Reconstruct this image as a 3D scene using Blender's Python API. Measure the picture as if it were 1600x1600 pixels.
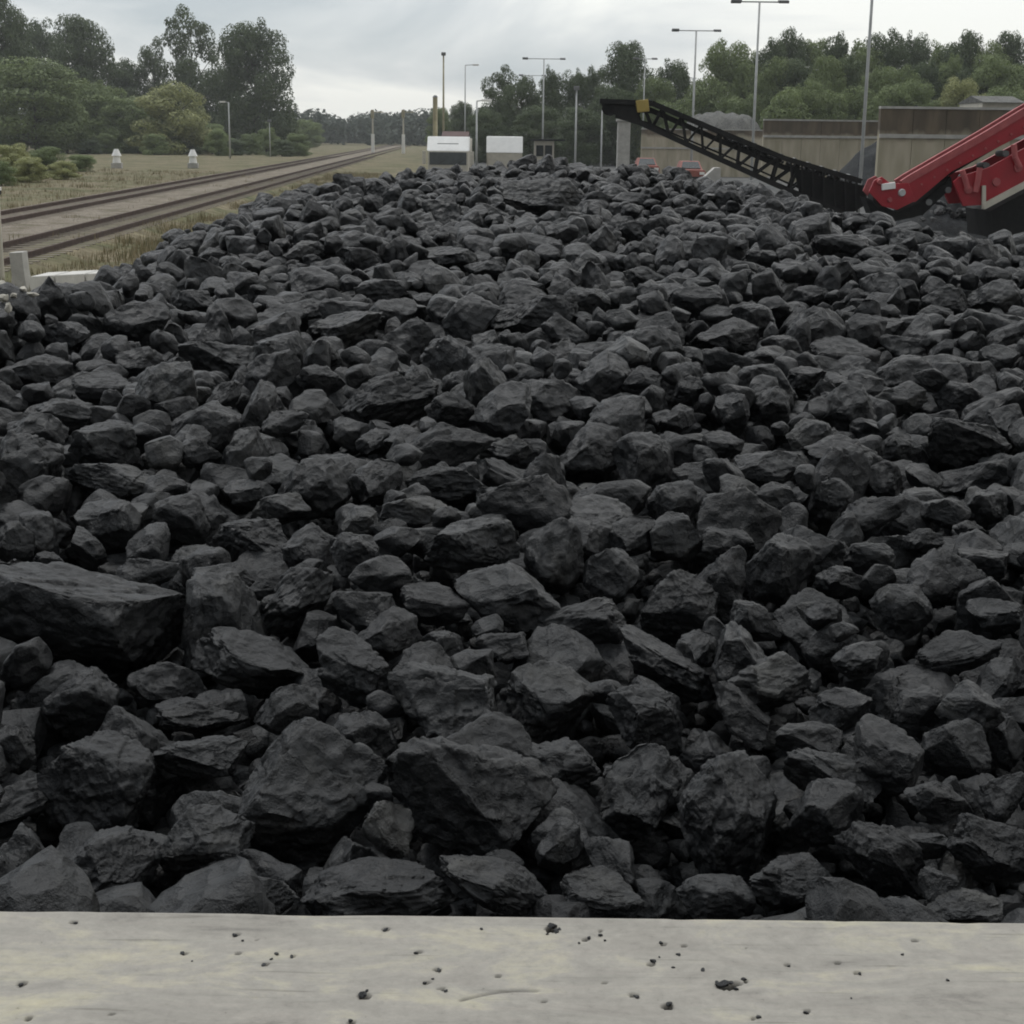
import bpy, bmesh, math, random
import numpy as np
from mathutils import Vector, Matrix, Quaternion, noise as mnoise
R = math.radians
random.seed(11); rng = np.random.default_rng(11)
for o in list(bpy.data.objects): bpy.data.objects.remove(o)
S = bpy.context.scene
COL = S.collection

# ------------------------------------------------------------------ camera
F_PX = 2400.0; CAM_Z = 3.0
PITCH = math.atan(588 / F_PX); ROLL = R(0.7)
cam = bpy.data.cameras.new('camera'); camo = bpy.data.objects.new('camera', cam); COL.objects.link(camo)
cam.sensor_width = 36; cam.lens = 36 * F_PX / 1600; cam.clip_end = 6000; cam.clip_start = 0.05
CM = Matrix.Translation((0, 0, CAM_Z)) @ (Matrix.Rotation(R(90) - PITCH, 4, 'X') @ Matrix.Rotation(ROLL, 4, 'Z'))
camo.matrix_world = CM
S.camera = camo
C3 = CM.to_3x3()
CAM_R = C3 @ Vector((1, 0, 0)); CAM_U = C3 @ Vector((0, 1, 0)); CAM_F = C3 @ Vector((0, 0, -1))
S.cycles.filter_width = 1.9

# ------------------------------------------------------------------ world: overcast sky
SUN_EL, SUN_AZ = 62, 318          # sun behind cloud, high ahead on the left
W = bpy.data.worlds.new('World'); S.world = W; W.use_nodes = True
nt = W.node_tree; nt.nodes.clear()
def N(nt, t, **k):
    n = nt.nodes.new(t)
    for a, v in k.items():
        if a in n.inputs.keys() if isinstance(a, str) else False: n.inputs[a].default_value = v
        else: setattr(n, a, v)
    return n
def ramp(nt, stops, interp='LINEAR'):
    n = nt.nodes.new('ShaderNodeValToRGB'); cr = n.color_ramp; cr.interpolation = interp
    while len(cr.elements) < len(stops): cr.elements.new(0.5)
    for e, (p, c) in zip(cr.elements, stops):
        e.position = p; e.color = (*c, 1) if len(c) == 3 else c
    return n
L = nt.links.new
out = N(nt, 'ShaderNodeOutputWorld'); bg = N(nt, 'ShaderNodeBackground'); bg.inputs[1].default_value = 0.1
sky = N(nt, 'ShaderNodeTexSky'); sky.sky_type = 'NISHITA'; sky.sun_disc = False
sky.sun_elevation = R(SUN_EL); sky.sun_rotation = R(SUN_AZ)
tc = N(nt, 'ShaderNodeTexCoord')
mp = N(nt, 'ShaderNodeMapping'); mp.inputs['Scale'].default_value = (2.2, 2.2, 9.0); mp.inputs['Rotation'].default_value = (0, R(9), R(20)); mp.inputs['Location'].default_value = (0.3, 0.0, 0.1)
n1 = N(nt, 'ShaderNodeTexNoise'); n1.inputs['Scale'].default_value = 1.5; n1.inputs['Detail'].default_value = 6; n1.inputs['Roughness'].default_value = 0.5; n1.inputs['Distortion'].default_value = 0.6
cr = ramp(nt, [(0.38, (4.7, 5.15, 5.45)), (0.49, (6.5, 6.75, 6.85)), (0.58, (8.8, 8.85, 8.5))])
for e in cr.color_ramp.elements: pass
mx = N(nt, 'ShaderNodeMix'); mx.data_type = 'RGBA'; mx.inputs[0].default_value = 0.9
sep = N(nt, 'ShaderNodeSeparateXYZ')
mr = N(nt, 'ShaderNodeMapRange'); mr.inputs['From Min'].default_value = -0.35; mr.inputs['From Max'].default_value = 0.35; mr.inputs['To Min'].default_value = -0.06; mr.inputs['To Max'].default_value = 0.16
ad = N(nt, 'ShaderNodeMath'); ad.operation = 'ADD'
L(tc.outputs['Generated'], mp.inputs[0]); L(mp.outputs[0], n1.inputs['Vector'])
L(tc.outputs['Generated'], sep.inputs[0]); L(sep.outputs['X'], mr.inputs['Value'])
L(n1.outputs['Fac'], ad.inputs[0]); L(mr.outputs[0], ad.inputs[1])
L(ad.outputs[0], cr.inputs[0]); L(sky.outputs[0], mx.inputs[6]); L(cr.outputs[0], mx.inputs[7])
zr = ramp(nt, [(0.0, (1.1, 1.1, 1.1)), (0.10, (1.2, 1.2, 1.2)), (0.22, (1.25, 1.25, 1.25)), (0.55, (1.45, 1.4, 1.4)), (1.0, (1.83, 1.92, 2.02))]); L(sep.outputs['Z'], zr.inputs[0])
yr = N(nt, 'ShaderNodeMapRange'); yr.inputs['From Min'].default_value = -0.75; yr.inputs['From Max'].default_value = 0.25; yr.inputs['To Min'].default_value = 0.45; yr.inputs['To Max'].default_value = 1.0; L(sep.outputs['Y'], yr.inputs['Value'])
vm1 = N(nt, 'ShaderNodeVectorMath'); vm1.operation = 'MULTIPLY'; vm2 = N(nt, 'ShaderNodeVectorMath'); vm2.operation = 'SCALE'
L(mx.outputs[2], vm1.inputs[0]); L(zr.outputs[0], vm1.inputs[1]); L(vm1.outputs[0], vm2.inputs[0]); L(yr.outputs[0], vm2.inputs['Scale'])
L(vm2.outputs[0], bg.inputs[0]); L(bg.outputs[0], out.inputs[0])

sun = bpy.data.lights.new('sun', 'SUN'); sun.energy = 1.4; sun.angle = R(16); sun.color = (1, 0.975, 0.94)
suno = bpy.data.objects.new('sun', sun); COL.objects.link(suno)
sd = Vector((math.sin(R(SUN_AZ)) * math.cos(R(SUN_EL)), math.cos(R(SUN_AZ)) * math.cos(R(SUN_EL)), math.sin(R(SUN_EL))))
suno.rotation_euler = sd.to_track_quat('Z', 'Y').to_euler()
S.view_settings.view_transform = 'Standard'; S.view_settings.look = 'None'
S.view_settings.exposure = 0; S.view_settings.gamma = 1; S.view_settings.use_curve_mapping = False

# ------------------------------------------------------------------ helpers
def ray(px, py):
    return (C3 @ Vector(((px - 800) / F_PX, (800 - py) / F_PX, -1))).normalized()
def P(px, py, Y):                       # the point of the plane y = Y seen at pixel (px, py) of the 1600 px photograph
    d = ray(px, py); return Vector((0, 0, CAM_Z)) + d * (Y / d.y)
def proj(p):
    q = C3.transposed() @ (Vector(p) - Vector((0, 0, CAM_Z)))
    return 800 + F_PX * q.x / -q.z, 800 - F_PX * q.y / -q.z
def tag(o, label=None, cat=None, group=None, kind=None):
    if label: o['label'] = label
    if cat: o['category'] = cat
    if group: o['group'] = group
    if kind: o['kind'] = kind
    return o
def empty(name, loc=(0, 0, 0), rz=0):
    o = bpy.data.objects.new(name, None); o.empty_display_size = 0.2; COL.objects.link(o)
    o.location = loc; o.rotation_euler.z = rz; return o
def link(name, me, mat=None, parent=None):
    o = bpy.data.objects.new(name, me); COL.objects.link(o)
    if mat and not me.materials: me.materials.append(mat)
    if parent:
        o.parent = parent
    return o
def tri_mesh(name, V, Fc, smooth=True, tone=None):
    me = bpy.data.meshes.new(name); V = np.asarray(V, np.float32); Fc = np.asarray(Fc, np.int32); k = Fc.shape[1]
    me.vertices.add(len(V)); me.vertices.foreach_set('co', V.ravel())
    me.loops.add(Fc.size); me.loops.foreach_set('vertex_index', Fc.ravel())
    me.polygons.add(len(Fc)); me.polygons.foreach_set('loop_start', np.arange(0, Fc.size, k, dtype=np.int32))
    me.polygons.foreach_set('loop_total', np.full(len(Fc), k, np.int32))
    me.polygons.foreach_set('use_smooth', np.full(len(Fc), smooth, bool))
    if tone is not None:
        a = me.attributes.new('tone', 'FLOAT', 'POINT'); a.data.foreach_set('value', np.asarray(tone, np.float32))
    me.update(calc_edges=True); me.validate(); return me
class MB:                                # collects shapes into ONE mesh
    def __init__(s): s.bm = bmesh.new()
    def box(s, c, d, rz=0, rx=0, ry=0):
        M = Matrix.Translation(c) @ Matrix.Rotation(rz, 4, 'Z') @ Matrix.Rotation(ry, 4, 'Y') @ Matrix.Rotation(rx, 4, 'X') @ Matrix.Diagonal((*d, 1))
        bmesh.ops.create_cube(s.bm, size=1, matrix=M); return s
    def bar(s, a, b, w, h=None):         # square bar between two points
        a, b = Vector(a), Vector(b); d = b - a; q = d.to_track_quat('Z', 'Y')
        M = Matrix.Translation((a + b) / 2) @ q.to_matrix().to_4x4() @ Matrix.Diagonal((w, h or w, d.length, 1))
        bmesh.ops.create_cube(s.bm, size=1, matrix=M); return s
    def tube(s, a, b, r, r2=None, n=12):
        a, b = Vector(a), Vector(b); d = b - a; q = d.to_track_quat('Z', 'Y')
        M = Matrix.Translation((a + b) / 2) @ q.to_matrix().to_4x4()
        bmesh.ops.create_cone(s.bm, cap_ends=True, segments=n, radius1=r, radius2=r if r2 is None else r2, depth=d.length, matrix=M); return s
    def prism(s, pts, off):              # polygon of points pushed along a vector
        off = Vector(off); a = [s.bm.verts.new(p) for p in pts]; b = [s.bm.verts.new(Vector(p) + off) for p in pts]; n = len(a)
        fs = [s.bm.faces.new(a), s.bm.faces.new(b[::-1])]
        for i in range(n): fs.append(s.bm.faces.new((a[i], b[i], b[(i + 1) % n], a[(i + 1) % n])))
        bmesh.ops.recalc_face_normals(s.bm, faces=fs); return s
    def build(s, name, mat, parent=None, bevel=0, smooth=False):
        if bevel: bmesh.ops.bevel(s.bm, geom=[e for e in s.bm.edges], offset=bevel, segments=2, affect='EDGES', clamp_overlap=True, profile=0.6)
        me = bpy.data.meshes.new(name); s.bm.to_mesh(me); s.bm.free()
        if smooth:
            for p in me.polygons: p.use_smooth = True
        o = link(name, me, mat, parent)
        if parent: o.location = -Vector(parent.location) if True else o.location
        return o
def mat(name, col, rough=0.7, spec=0.4, metal=0, var=0.25, scale=3.0, bump=0.0, bscale=40, dirt=None, dirt_amt=0.5, coords='Object', stretch=(1, 1, 1)):
    m = bpy.data.materials.new(name); m.use_nodes = True; t = m.node_tree; l = t.links.new
    b = t.nodes['Principled BSDF']; b.inputs['Roughness'].default_value = rough; b.inputs['Specular IOR Level'].default_value = spec; b.inputs['Metallic'].default_value = metal
    g = N(t, 'ShaderNodeNewGeometry'); mpg = N(t, 'ShaderNodeMapping'); mpg.inputs['Scale'].default_value = stretch
    l(g.outputs['Position'], mpg.inputs[0])
    n = N(t, 'ShaderNodeTexNoise'); n.inputs['Scale'].default_value = scale; n.inputs['Detail'].default_value = 7; n.inputs['Roughness'].default_value = 0.6
    l(mpg.outputs[0], n.inputs['Vector'])
    c2 = dirt or tuple(c * (1 - var) for c in col)
    r = ramp(t, [(0.3, c2 if not dirt else col), (0.7, tuple(min(1, c * (1 + var)) for c in col) if not dirt else dirt)])
    l(n.outputs['Fac'], r.inputs[0]); l(r.outputs[0], b.inputs['Base Color'])
    if bump:
        n2 = N(t, 'ShaderNodeTexNoise'); n2.inputs['Scale'].default_value = bscale; n2.inputs['Detail'].default_value = 5
        bp = N(t, 'ShaderNodeBump'); bp.inputs['Strength'].default_value = bump; bp.inputs['Distance'].default_value = 0.02
        l(g.outputs['Position'], n2.inputs['Vector']); l(n2.outputs['Fac'], bp.inputs['Height']); l(bp.outputs[0], b.inputs['Normal'])
    return m
def coal_mat(name, attr):
    m = bpy.data.materials.new(name); m.use_nodes = True; t = m.node_tree; l = t.links.new
    b = t.nodes['Principled BSDF']; b.inputs['Specular IOR Level'].default_value = 0.43
    g = N(t, 'ShaderNodeNewGeometry')
    if attr: a = N(t, 'ShaderNodeAttribute'); a.attribute_name = 'tone'; tone = a.outputs['Fac']
    else: a = N(t, 'ShaderNodeObjectInfo'); tone = a.outputs['Random']
    # each lump shifts the texture so grain does not run through neighbours
    sh = N(t, 'ShaderNodeVectorMath'); sh.operation = 'SCALE'; sh.inputs[0].default_value = (37, 19, 53); l(tone, sh.inputs['Scale'])
    av = N(t, 'ShaderNodeVectorMath'); av.operation = 'ADD'; l(g.outputs['Position'], av.inputs[0]); l(sh.outputs[0], av.inputs[1])
    n1 = N(t, 'ShaderNodeTexNoise'); n1.inputs['Scale'].default_value = 9; n1.inputs['Detail'].default_value = 8; n1.inputs['Roughness'].default_value = 0.68
    n2 = N(t, 'ShaderNodeTexNoise'); n2.inputs['Scale'].default_value = 60; n2.inputs['Detail'].default_value = 8; n2.inputs['Roughness'].default_value = 0.7
    mpp = N(t, 'ShaderNodeMapping'); mpp.inputs['Scale'].default_value = (12, 14, 75)
    vr = N(t, 'ShaderNodeVectorRotate'); vr.rotation_type = 'AXIS_ANGLE'; vr.inputs['Axis'].default_value = (0.6, 0.7, 0.2)
    ang = N(t, 'ShaderNodeMath'); ang.operation = 'MULTIPLY'; ang.inputs[1].default_value = 1.6; l(tone, ang.inputs[0]); l(ang.outputs[0], vr.inputs['Angle'])
    l(av.outputs[0], vr.inputs['Vector']); l(vr.outputs[0], mpp.inputs[0])
    n3 = N(t, 'ShaderNodeTexNoise'); n3.inputs['Scale'].default_value = 1.0; n3.inputs['Detail'].default_value = 5
    l(mpp.outputs[0], n3.inputs['Vector'])
    l(av.outputs[0], n1.inputs['Vector']); l(av.outputs[0], n2.inputs['Vector'])
    r1 = ramp(t, [(0.33, (0.0045, 0.0053, 0.0064)), (0.50, (0.0095, 0.0107, 0.0122)), (0.62, (0.018, 0.0195, 0.021)), (0.76, (0.048, 0.048, 0.046))])
    mixf = N(t, 'ShaderNodeMath'); mixf.operation = 'MULTIPLY_ADD'; mixf.inputs[1].default_value = 0.30; l(tone, mixf.inputs[0]); 
    sub = N(t, 'ShaderNodeMath'); sub.operation = 'ADD'; sub.inputs[1].default_value = -0.15; l(n1.outputs['Fac'], sub.inputs[0]); l(sub.outputs[0], mixf.inputs[2])
    l(mixf.outputs[0], r1.inputs[0])
    # pits and grain
    r2 = ramp(t, [(0.36, (0.55, 0.55, 0.55)), (0.5, (1, 1, 1)), (0.7, (1.25, 1.25, 1.22))]); l(n2.outputs['Fac'], r2.inputs[0])
    mul = N(t, 'ShaderNodeMix'); mul.data_type = 'RGBA'; mul.blend_type = 'MULTIPLY'; mul.inputs[0].default_value = 1
    l(r1.outputs[0], mul.inputs[6]); l(r2.outputs[0], mul.inputs[7]); l(mul.outputs[2], b.inputs['Base Color'])
    rr = N(t, 'ShaderNodeMapRange'); rr.inputs['From Min'].default_value = .3; rr.inputs['From Max'].default_value = .7; rr.inputs['To Min'].default_value = 0.30; rr.inputs['To Max'].default_value = 0.70; l(n1.outputs['Fac'], rr.inputs['Value']); l(rr.outputs[0], b.inputs['Roughness'])
    b1 = N(t, 'ShaderNodeBump'); b1.inputs['Strength'].default_value = 0.55; b1.inputs['Distance'].default_value = 0.03; l(n1.outputs['Fac'], b1.inputs['Height'])
    b3 = N(t, 'ShaderNodeBump'); b3.inputs['Strength'].default_value = 0.3; b3.inputs['Distance'].default_value = 0.012; l(n3.outputs['Fac'], b3.inputs['Height']); l(b1.outputs[0], b3.inputs['Normal'])
    b2 = N(t, 'ShaderNodeBump'); b2.inputs['Strength'].default_value = 0.6; b2.inputs['Distance'].default_value = 0.008; l(n2.outputs['Fac'], b2.inputs['Height']); l(b3.outputs[0], b2.inputs['Normal'])
    # broken facets
    vo = N(t, 'ShaderNodeTexVoronoi'); vo.inputs['Scale'].default_value = 26; vo.inputs['Randomness'].default_value = 1
    dz = N(t, 'ShaderNodeVectorMath'); dz.operation = 'MULTIPLY_ADD'; dz.inputs[1].default_value = (.05, .05, .05); l(n1.outputs['Color'], dz.inputs[0]); l(vr.outputs[0], dz.inputs[2]); l(dz.outputs[0], vo.inputs['Vector'])
    b4 = N(t, 'ShaderNodeBump'); b4.inputs['Strength'].default_value = 0.55; b4.inputs['Distance'].default_value = 0.03; l(vo.outputs['Distance'], b4.inputs['Height']); l(b2.outputs[0], b4.inputs['Normal'])
    l(b4.outputs[0], b.inputs['Normal'])
    return m
def leaf_mat(name, dark, light):
    m = bpy.data.materials.new(name); m.use_nodes = True; t = m.node_tree; l = t.links.new
    b = t.nodes['Principled BSDF']; b.inputs['Roughness'].default_value = 0.6; b.inputs['Specular IOR Level'].default_value = 0.25
    a = N(t, 'ShaderNodeAttribute'); a.attribute_name = 'tone'
    oi = N(t, 'ShaderNodeObjectInfo'); mm = N(t, 'ShaderNodeMath'); mm.operation = 'MULTIPLY_ADD'; mm.inputs[1].default_value = 0.3; l(oi.outputs['Random'], mm.inputs[0]); l(a.outputs['Fac'], mm.inputs[2])
    r = ramp(t, [(0.1, dark), (1.1, light)]); l(mm.outputs[0], r.inputs[0]); l(r.outputs[0], b.inputs['Base Color'])
    tr = N(t, 'ShaderNodeBsdfTranslucent'); l(r.outputs[0], tr.inputs[0]); ms = N(t, 'ShaderNodeMixShader'); ms.inputs[0].default_value = 0.25
    o = t.nodes['Material Output']; l(b.outputs[0], ms.inputs[1]); l(tr.outputs[0], ms.inputs[2]); l(ms.outputs[0], o.inputs[0])
    return m

M = {}
M['coal'] = coal_mat('coal', False); M['coal_fill'] = coal_mat('coal_pieces', True)
M['leaf_dark'] = leaf_mat('leaves_dark', (0.050, 0.072, 0.035), (0.115, 0.150, 0.070))
M['leaf_mid'] = leaf_mat('leaves_mid', (0.105, 0.140, 0.056), (0.21, 0.262, 0.105))
M['leaf_light'] = leaf_mat('leaves_light', (0.20, 0.22, 0.088), (0.38, 0.39, 0.175))
M['leaf_far'] = leaf_mat('leaves_far', (0.045, 0.062, 0.05), (0.10, 0.12, 0.09))
M['bark'] = mat('bark', (0.07, 0.06, 0.05), 0.9, bump=0.5, bscale=9)
M['steel'] = mat('galvanised_steel', (0.45, 0.46, 0.455), 0.6, metal=0.0, var=0.15)
M['yellow_steel'] = mat('yellowed_steel', (0.33, 0.30, 0.20), 0.6, var=0.2)
M['black'] = mat('black_painted_steel', (0.009, 0.010, 0.011), 0.65, 0.25, var=0.4, scale=6, dirt=(0.022, 0.022, 0.021))
M['rubber'] = mat('black_rubber', (0.009, 0.0095, 0.010), 0.85, 0.2, var=0.3, dirt=(0.02, 0.02, 0.02), scale=9)
M['red'] = mat('red_paint', (0.37, 0.012, 0.026), 0.38, 0.5, scale=2.5, dirt=(0.25, 0.012, 0.02))
M['red_lit_dust'] = mat('lit_dusty_red_paint', (0.42, 0.11, 0.11), 0.6, 0.4, scale=6, dirt=(0.30, 0.07, 0.075))  # paler red: light on the boom's top edge as colour; also dusty fittings
M['white'] = mat('white_paint', (0.78, 0.78, 0.76), 0.45, var=0.06)
M['cream'] = mat('cream_paint', (0.50, 0.47, 0.40), 0.6, var=0.12)
M['glass'] = mat('dark_glass', (0.02, 0.024, 0.026), 0.08, 0.6, var=0.3)
M['screen'] = mat('windscreen_glass', (0.07, 0.08, 0.085), 0.12, 0.6, var=0.2)  # sky reflection put into the grey-blue base colour
M['lamp_glass'] = mat('lamp_glass', (0.75, 0.74, 0.70), 0.2, var=0.05)
M['grey'] = mat('grey_paint', (0.16, 0.165, 0.165), 0.6, var=0.2)
M['dark_grey'] = mat('dark_roof', (0.022, 0.024, 0.026), 0.9, 0.15, var=0.3)
M['stone'] = mat('pale_stone', (0.40, 0.38, 0.33), 0.85, var=0.25, scale=20, bump=0.5)
M['yellow'] = mat('yellow_paint', (0.36, 0.27, 0.08), 0.5, var=0.2)
M['rail'] = mat('rusty_rail', (0.075, 0.05, 0.041), 0.8, metal=0.2, var=0.35, scale=5)
M['sleeper'] = mat('weathered_sleeper', (0.155, 0.132, 0.104), 0.9, var=0.35, scale=4, bump=0.4)
M['orange'] = mat('faded_red_paint', (0.26, 0.075, 0.055), 0.45, var=0.2)

# ------------------------------------------------------------------ setting: ground
def sheet(name, pts, z, m, sub=0):
    me = bpy.data.meshes.new(name); me.from_pydata([(x, y, z) for x, y in pts], [], [list(range(len(pts)))]); me.update()
    return tag(link(name, me, m), kind='structure')
def ground_mat(name, cols, scale, detail_scale, bump=0.5, bscale=25, stretch=(1, 1, 1)):
    m = bpy.data.materials.new(name); m.use_nodes = True; t = m.node_tree; l = t.links.new
    b = t.nodes['Principled BSDF']; b.inputs['Roughness'].default_value = 0.95; b.inputs['Specular IOR Level'].default_value = 0.15
    g = N(t, 'ShaderNodeNewGeometry'); mpg = N(t, 'ShaderNodeMapping'); mpg.inputs['Scale'].default_value = stretch; l(g.outputs['Position'], mpg.inputs[0])
    n = N(t, 'ShaderNodeTexNoise'); n.inputs['Scale'].default_value = scale; n.inputs['Detail'].default_value = 10; n.inputs['Roughness'].default_value = 0.65
    l(mpg.outputs[0], n.inputs['Vector'])
    r = ramp(t, list(zip((0.3, 0.45, 0.58, 0.72), cols))); l(n.outputs['Fac'], r.inputs[0])
    n2 = N(t, 'ShaderNodeTexNoise'); n2.inputs['Scale'].default_value = detail_scale; n2.inputs['Detail'].default_value = 8; l(g.outputs['Position'], n2.inputs['Vector'])
    r2 = ramp(t, [(0.3, (0.6, 0.6, 0.6)), (0.7, (1.3, 1.3, 1.3))]); l(n2.outputs['Fac'], r2.inputs[0])
    mul = N(t, 'ShaderNodeMix'); mul.data_type = 'RGBA'; mul.blend_type = 'MULTIPLY'; mul.inputs[0].default_value = 1
    l(r.outputs[0], mul.inputs[6]); l(r2.outputs[0], mul.inputs[7]); l(mul.outputs[2], b.inputs['Base Color'])
    bp = N(t, 'ShaderNodeBump'); bp.inputs['Strength'].default_value = bump; bp.inputs['Distance'].default_value = 0.05
    n3 = N(t, 'ShaderNodeTexNoise'); n3.inputs['Scale'].default_value = bscale; n3.inputs['Detail'].default_value = 6; l(g.outputs['Position'], n3.inputs['Vector'])
    l(n3.outputs['Fac'], bp.inputs['Height']); l(bp.outputs[0], b.inputs['Normal'])
    return m
M['meadow'] = ground_mat('dry_meadow', [(0.062, 0.072, 0.034), (0.120, 0.115, 0.062), (0.185, 0.155, 0.102), (0.098, 0.096, 0.048)], 0.30, 2.2, 0.8, 9)
M['yard'] = ground_mat('coal_dusted_yard', [(0.05, 0.052, 0.054), (0.085, 0.087, 0.088), (0.12, 0.12, 0.115), (0.07, 0.07, 0.07)], 0.25, 5.0)
M['ballast'] = ground_mat('track_ballast', [(0.085, 0.085, 0.048), (0.17, 0.145, 0.112), (0.235, 0.205, 0.168), (0.115, 0.11, 0.066)], 0.9, 12.0, 0.9, 18)
sheet('ground', [(-900, -300), (900, -300), (900, 800), (-900, 800)], 0, M['meadow'])
rd = ray(700, 213); RDIR = Vector((rd.x, rd.y, 0)); RDIR = RDIR / RDIR.y
def rx(x0, y): return x0 + RDIR.x * y
sheet('yard', [(-4.2, -20), (60, -20), (80, 260), (-9.5, 260)], 0.004, M['yard'])

# railway: ballast bed, then two tracks
Y0, Y1 = 8.0, 420.0
def strip(name, x0, x1, z, m, h=0.14):
    bm = bmesh.new(); vs = []
    for y in (Y0, Y1):
        vs.append([bm.verts.new((rx(x, y), y, zz)) for x, zz in ((x0 - 0.5, z), (x0, z + h), (x1, z + h), (x1 + 0.5, z))])
    for i in range(3): bm.faces.new((vs[0][i], vs[0][i + 1], vs[1][i + 1], vs[1][i]))
    me = bpy.data.meshes.new(name); bm.to_mesh(me); bm.free(); return tag(link(name, me, m), kind='structure')
TX = [(-15.3, -13.9), (-11.0, -9.6)]
strip('track_ballast', -16.3, -11.1, 0.003, M['ballast'], .14)
strip('track_bed', -10.59, -9.2, 0.003, M['meadow'], .14)
dirr = Vector((RDIR.x, 1, 0)).normalized(); RZ = math.atan2(-RDIR.x, 1)
tl = ['rusty railway track farther from the coal heap, left of the other', 'rusty railway track nearer to the coal heap, along the grass strip']
for (xa, xb), lab in zip(TX, tl):
    t = tag(empty('railway_track', (rx((xa + xb) / 2, 30), 30, 0.14)), lab, 'railway track', 'railway tracks on the ballast bed')
    for x in (xa, xb):
        mb = MB(); mb.bar((rx(x, Y0), Y0, 0.262), (rx(x, Y1), Y1, 0.262), 0.055, 0.055); mb.bar((rx(x, Y0), Y0, 0.19), (rx(x, Y1), Y1, 0.19), 0.03, 0.03); mb.bar((rx(x, Y0), Y0, 0.215), (rx(x, Y1), Y1, 0.215), 0.03, 0.03); mb.bar((rx(x, Y0), Y0, 0.158), (rx(x, Y1), Y1, 0.158), 0.06, 0.035)
        mb.build('rail', M['rail'], t)
    mb = MB(); y = Y0
    while y < 200:
        mb.box((rx((xa + xb) / 2, y), y, 0.122), (2.3, 0.24, 0.06), RZ + random.uniform(-.01, .01)); y += 0.62
    tag(mb.build('sleepers', M['sleeper'], t), kind='stuff')

# grass tufts over the strip between yard and track, ONE mesh
V, Fq, T = [], [], []
def tuft(x, y, h, n):
    for _ in range(n):
        a = random.uniform(0, 6.28); w = h * 0.10; lean = random.uniform(0, 0.5) * h
        bx, by = x + random.uniform(-.15, .15), y + random.uniform(-.15, .15); i = len(V)
        w *= .6; V.extend([(bx - w * math.cos(a + 1.57), by - w * math.sin(a + 1.57), 0), (bx + w * math.cos(a + 1.57), by + w * math.sin(a + 1.57), 0), (bx + lean * math.cos(a), by + lean * math.sin(a), h)])
        Fq.append((i, i + 1, i + 2)); tv = random.random(); T.extend([tv] * 3)
for _ in range(16000):
    y = 12 + 110 * random.random() ** 1.6; x0 = random.choices((random.uniform(-9.4, -4.6), random.uniform(-27, -16.2), random.uniform(-16, -9)), (54, 30, 16))[0]
    x = rx(x0, y)
    d = mnoise.noise(Vector((x * .3, y * .3, 0)))
    if d < -0.25: continue
    tuft(x, y, random.uniform(.06, .2) * (1 + max(0, d) * 1.6), 5)
gm = leaf_mat('grass_blades', (0.085, 0.088, 0.038), (0.25, 0.205, 0.125))
tag(link('grass', tri_mesh('grass', V, Fq, False, T), gm), 'tufts of dry olive grass beside the railway tracks', 'grass', kind='stuff')

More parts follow.
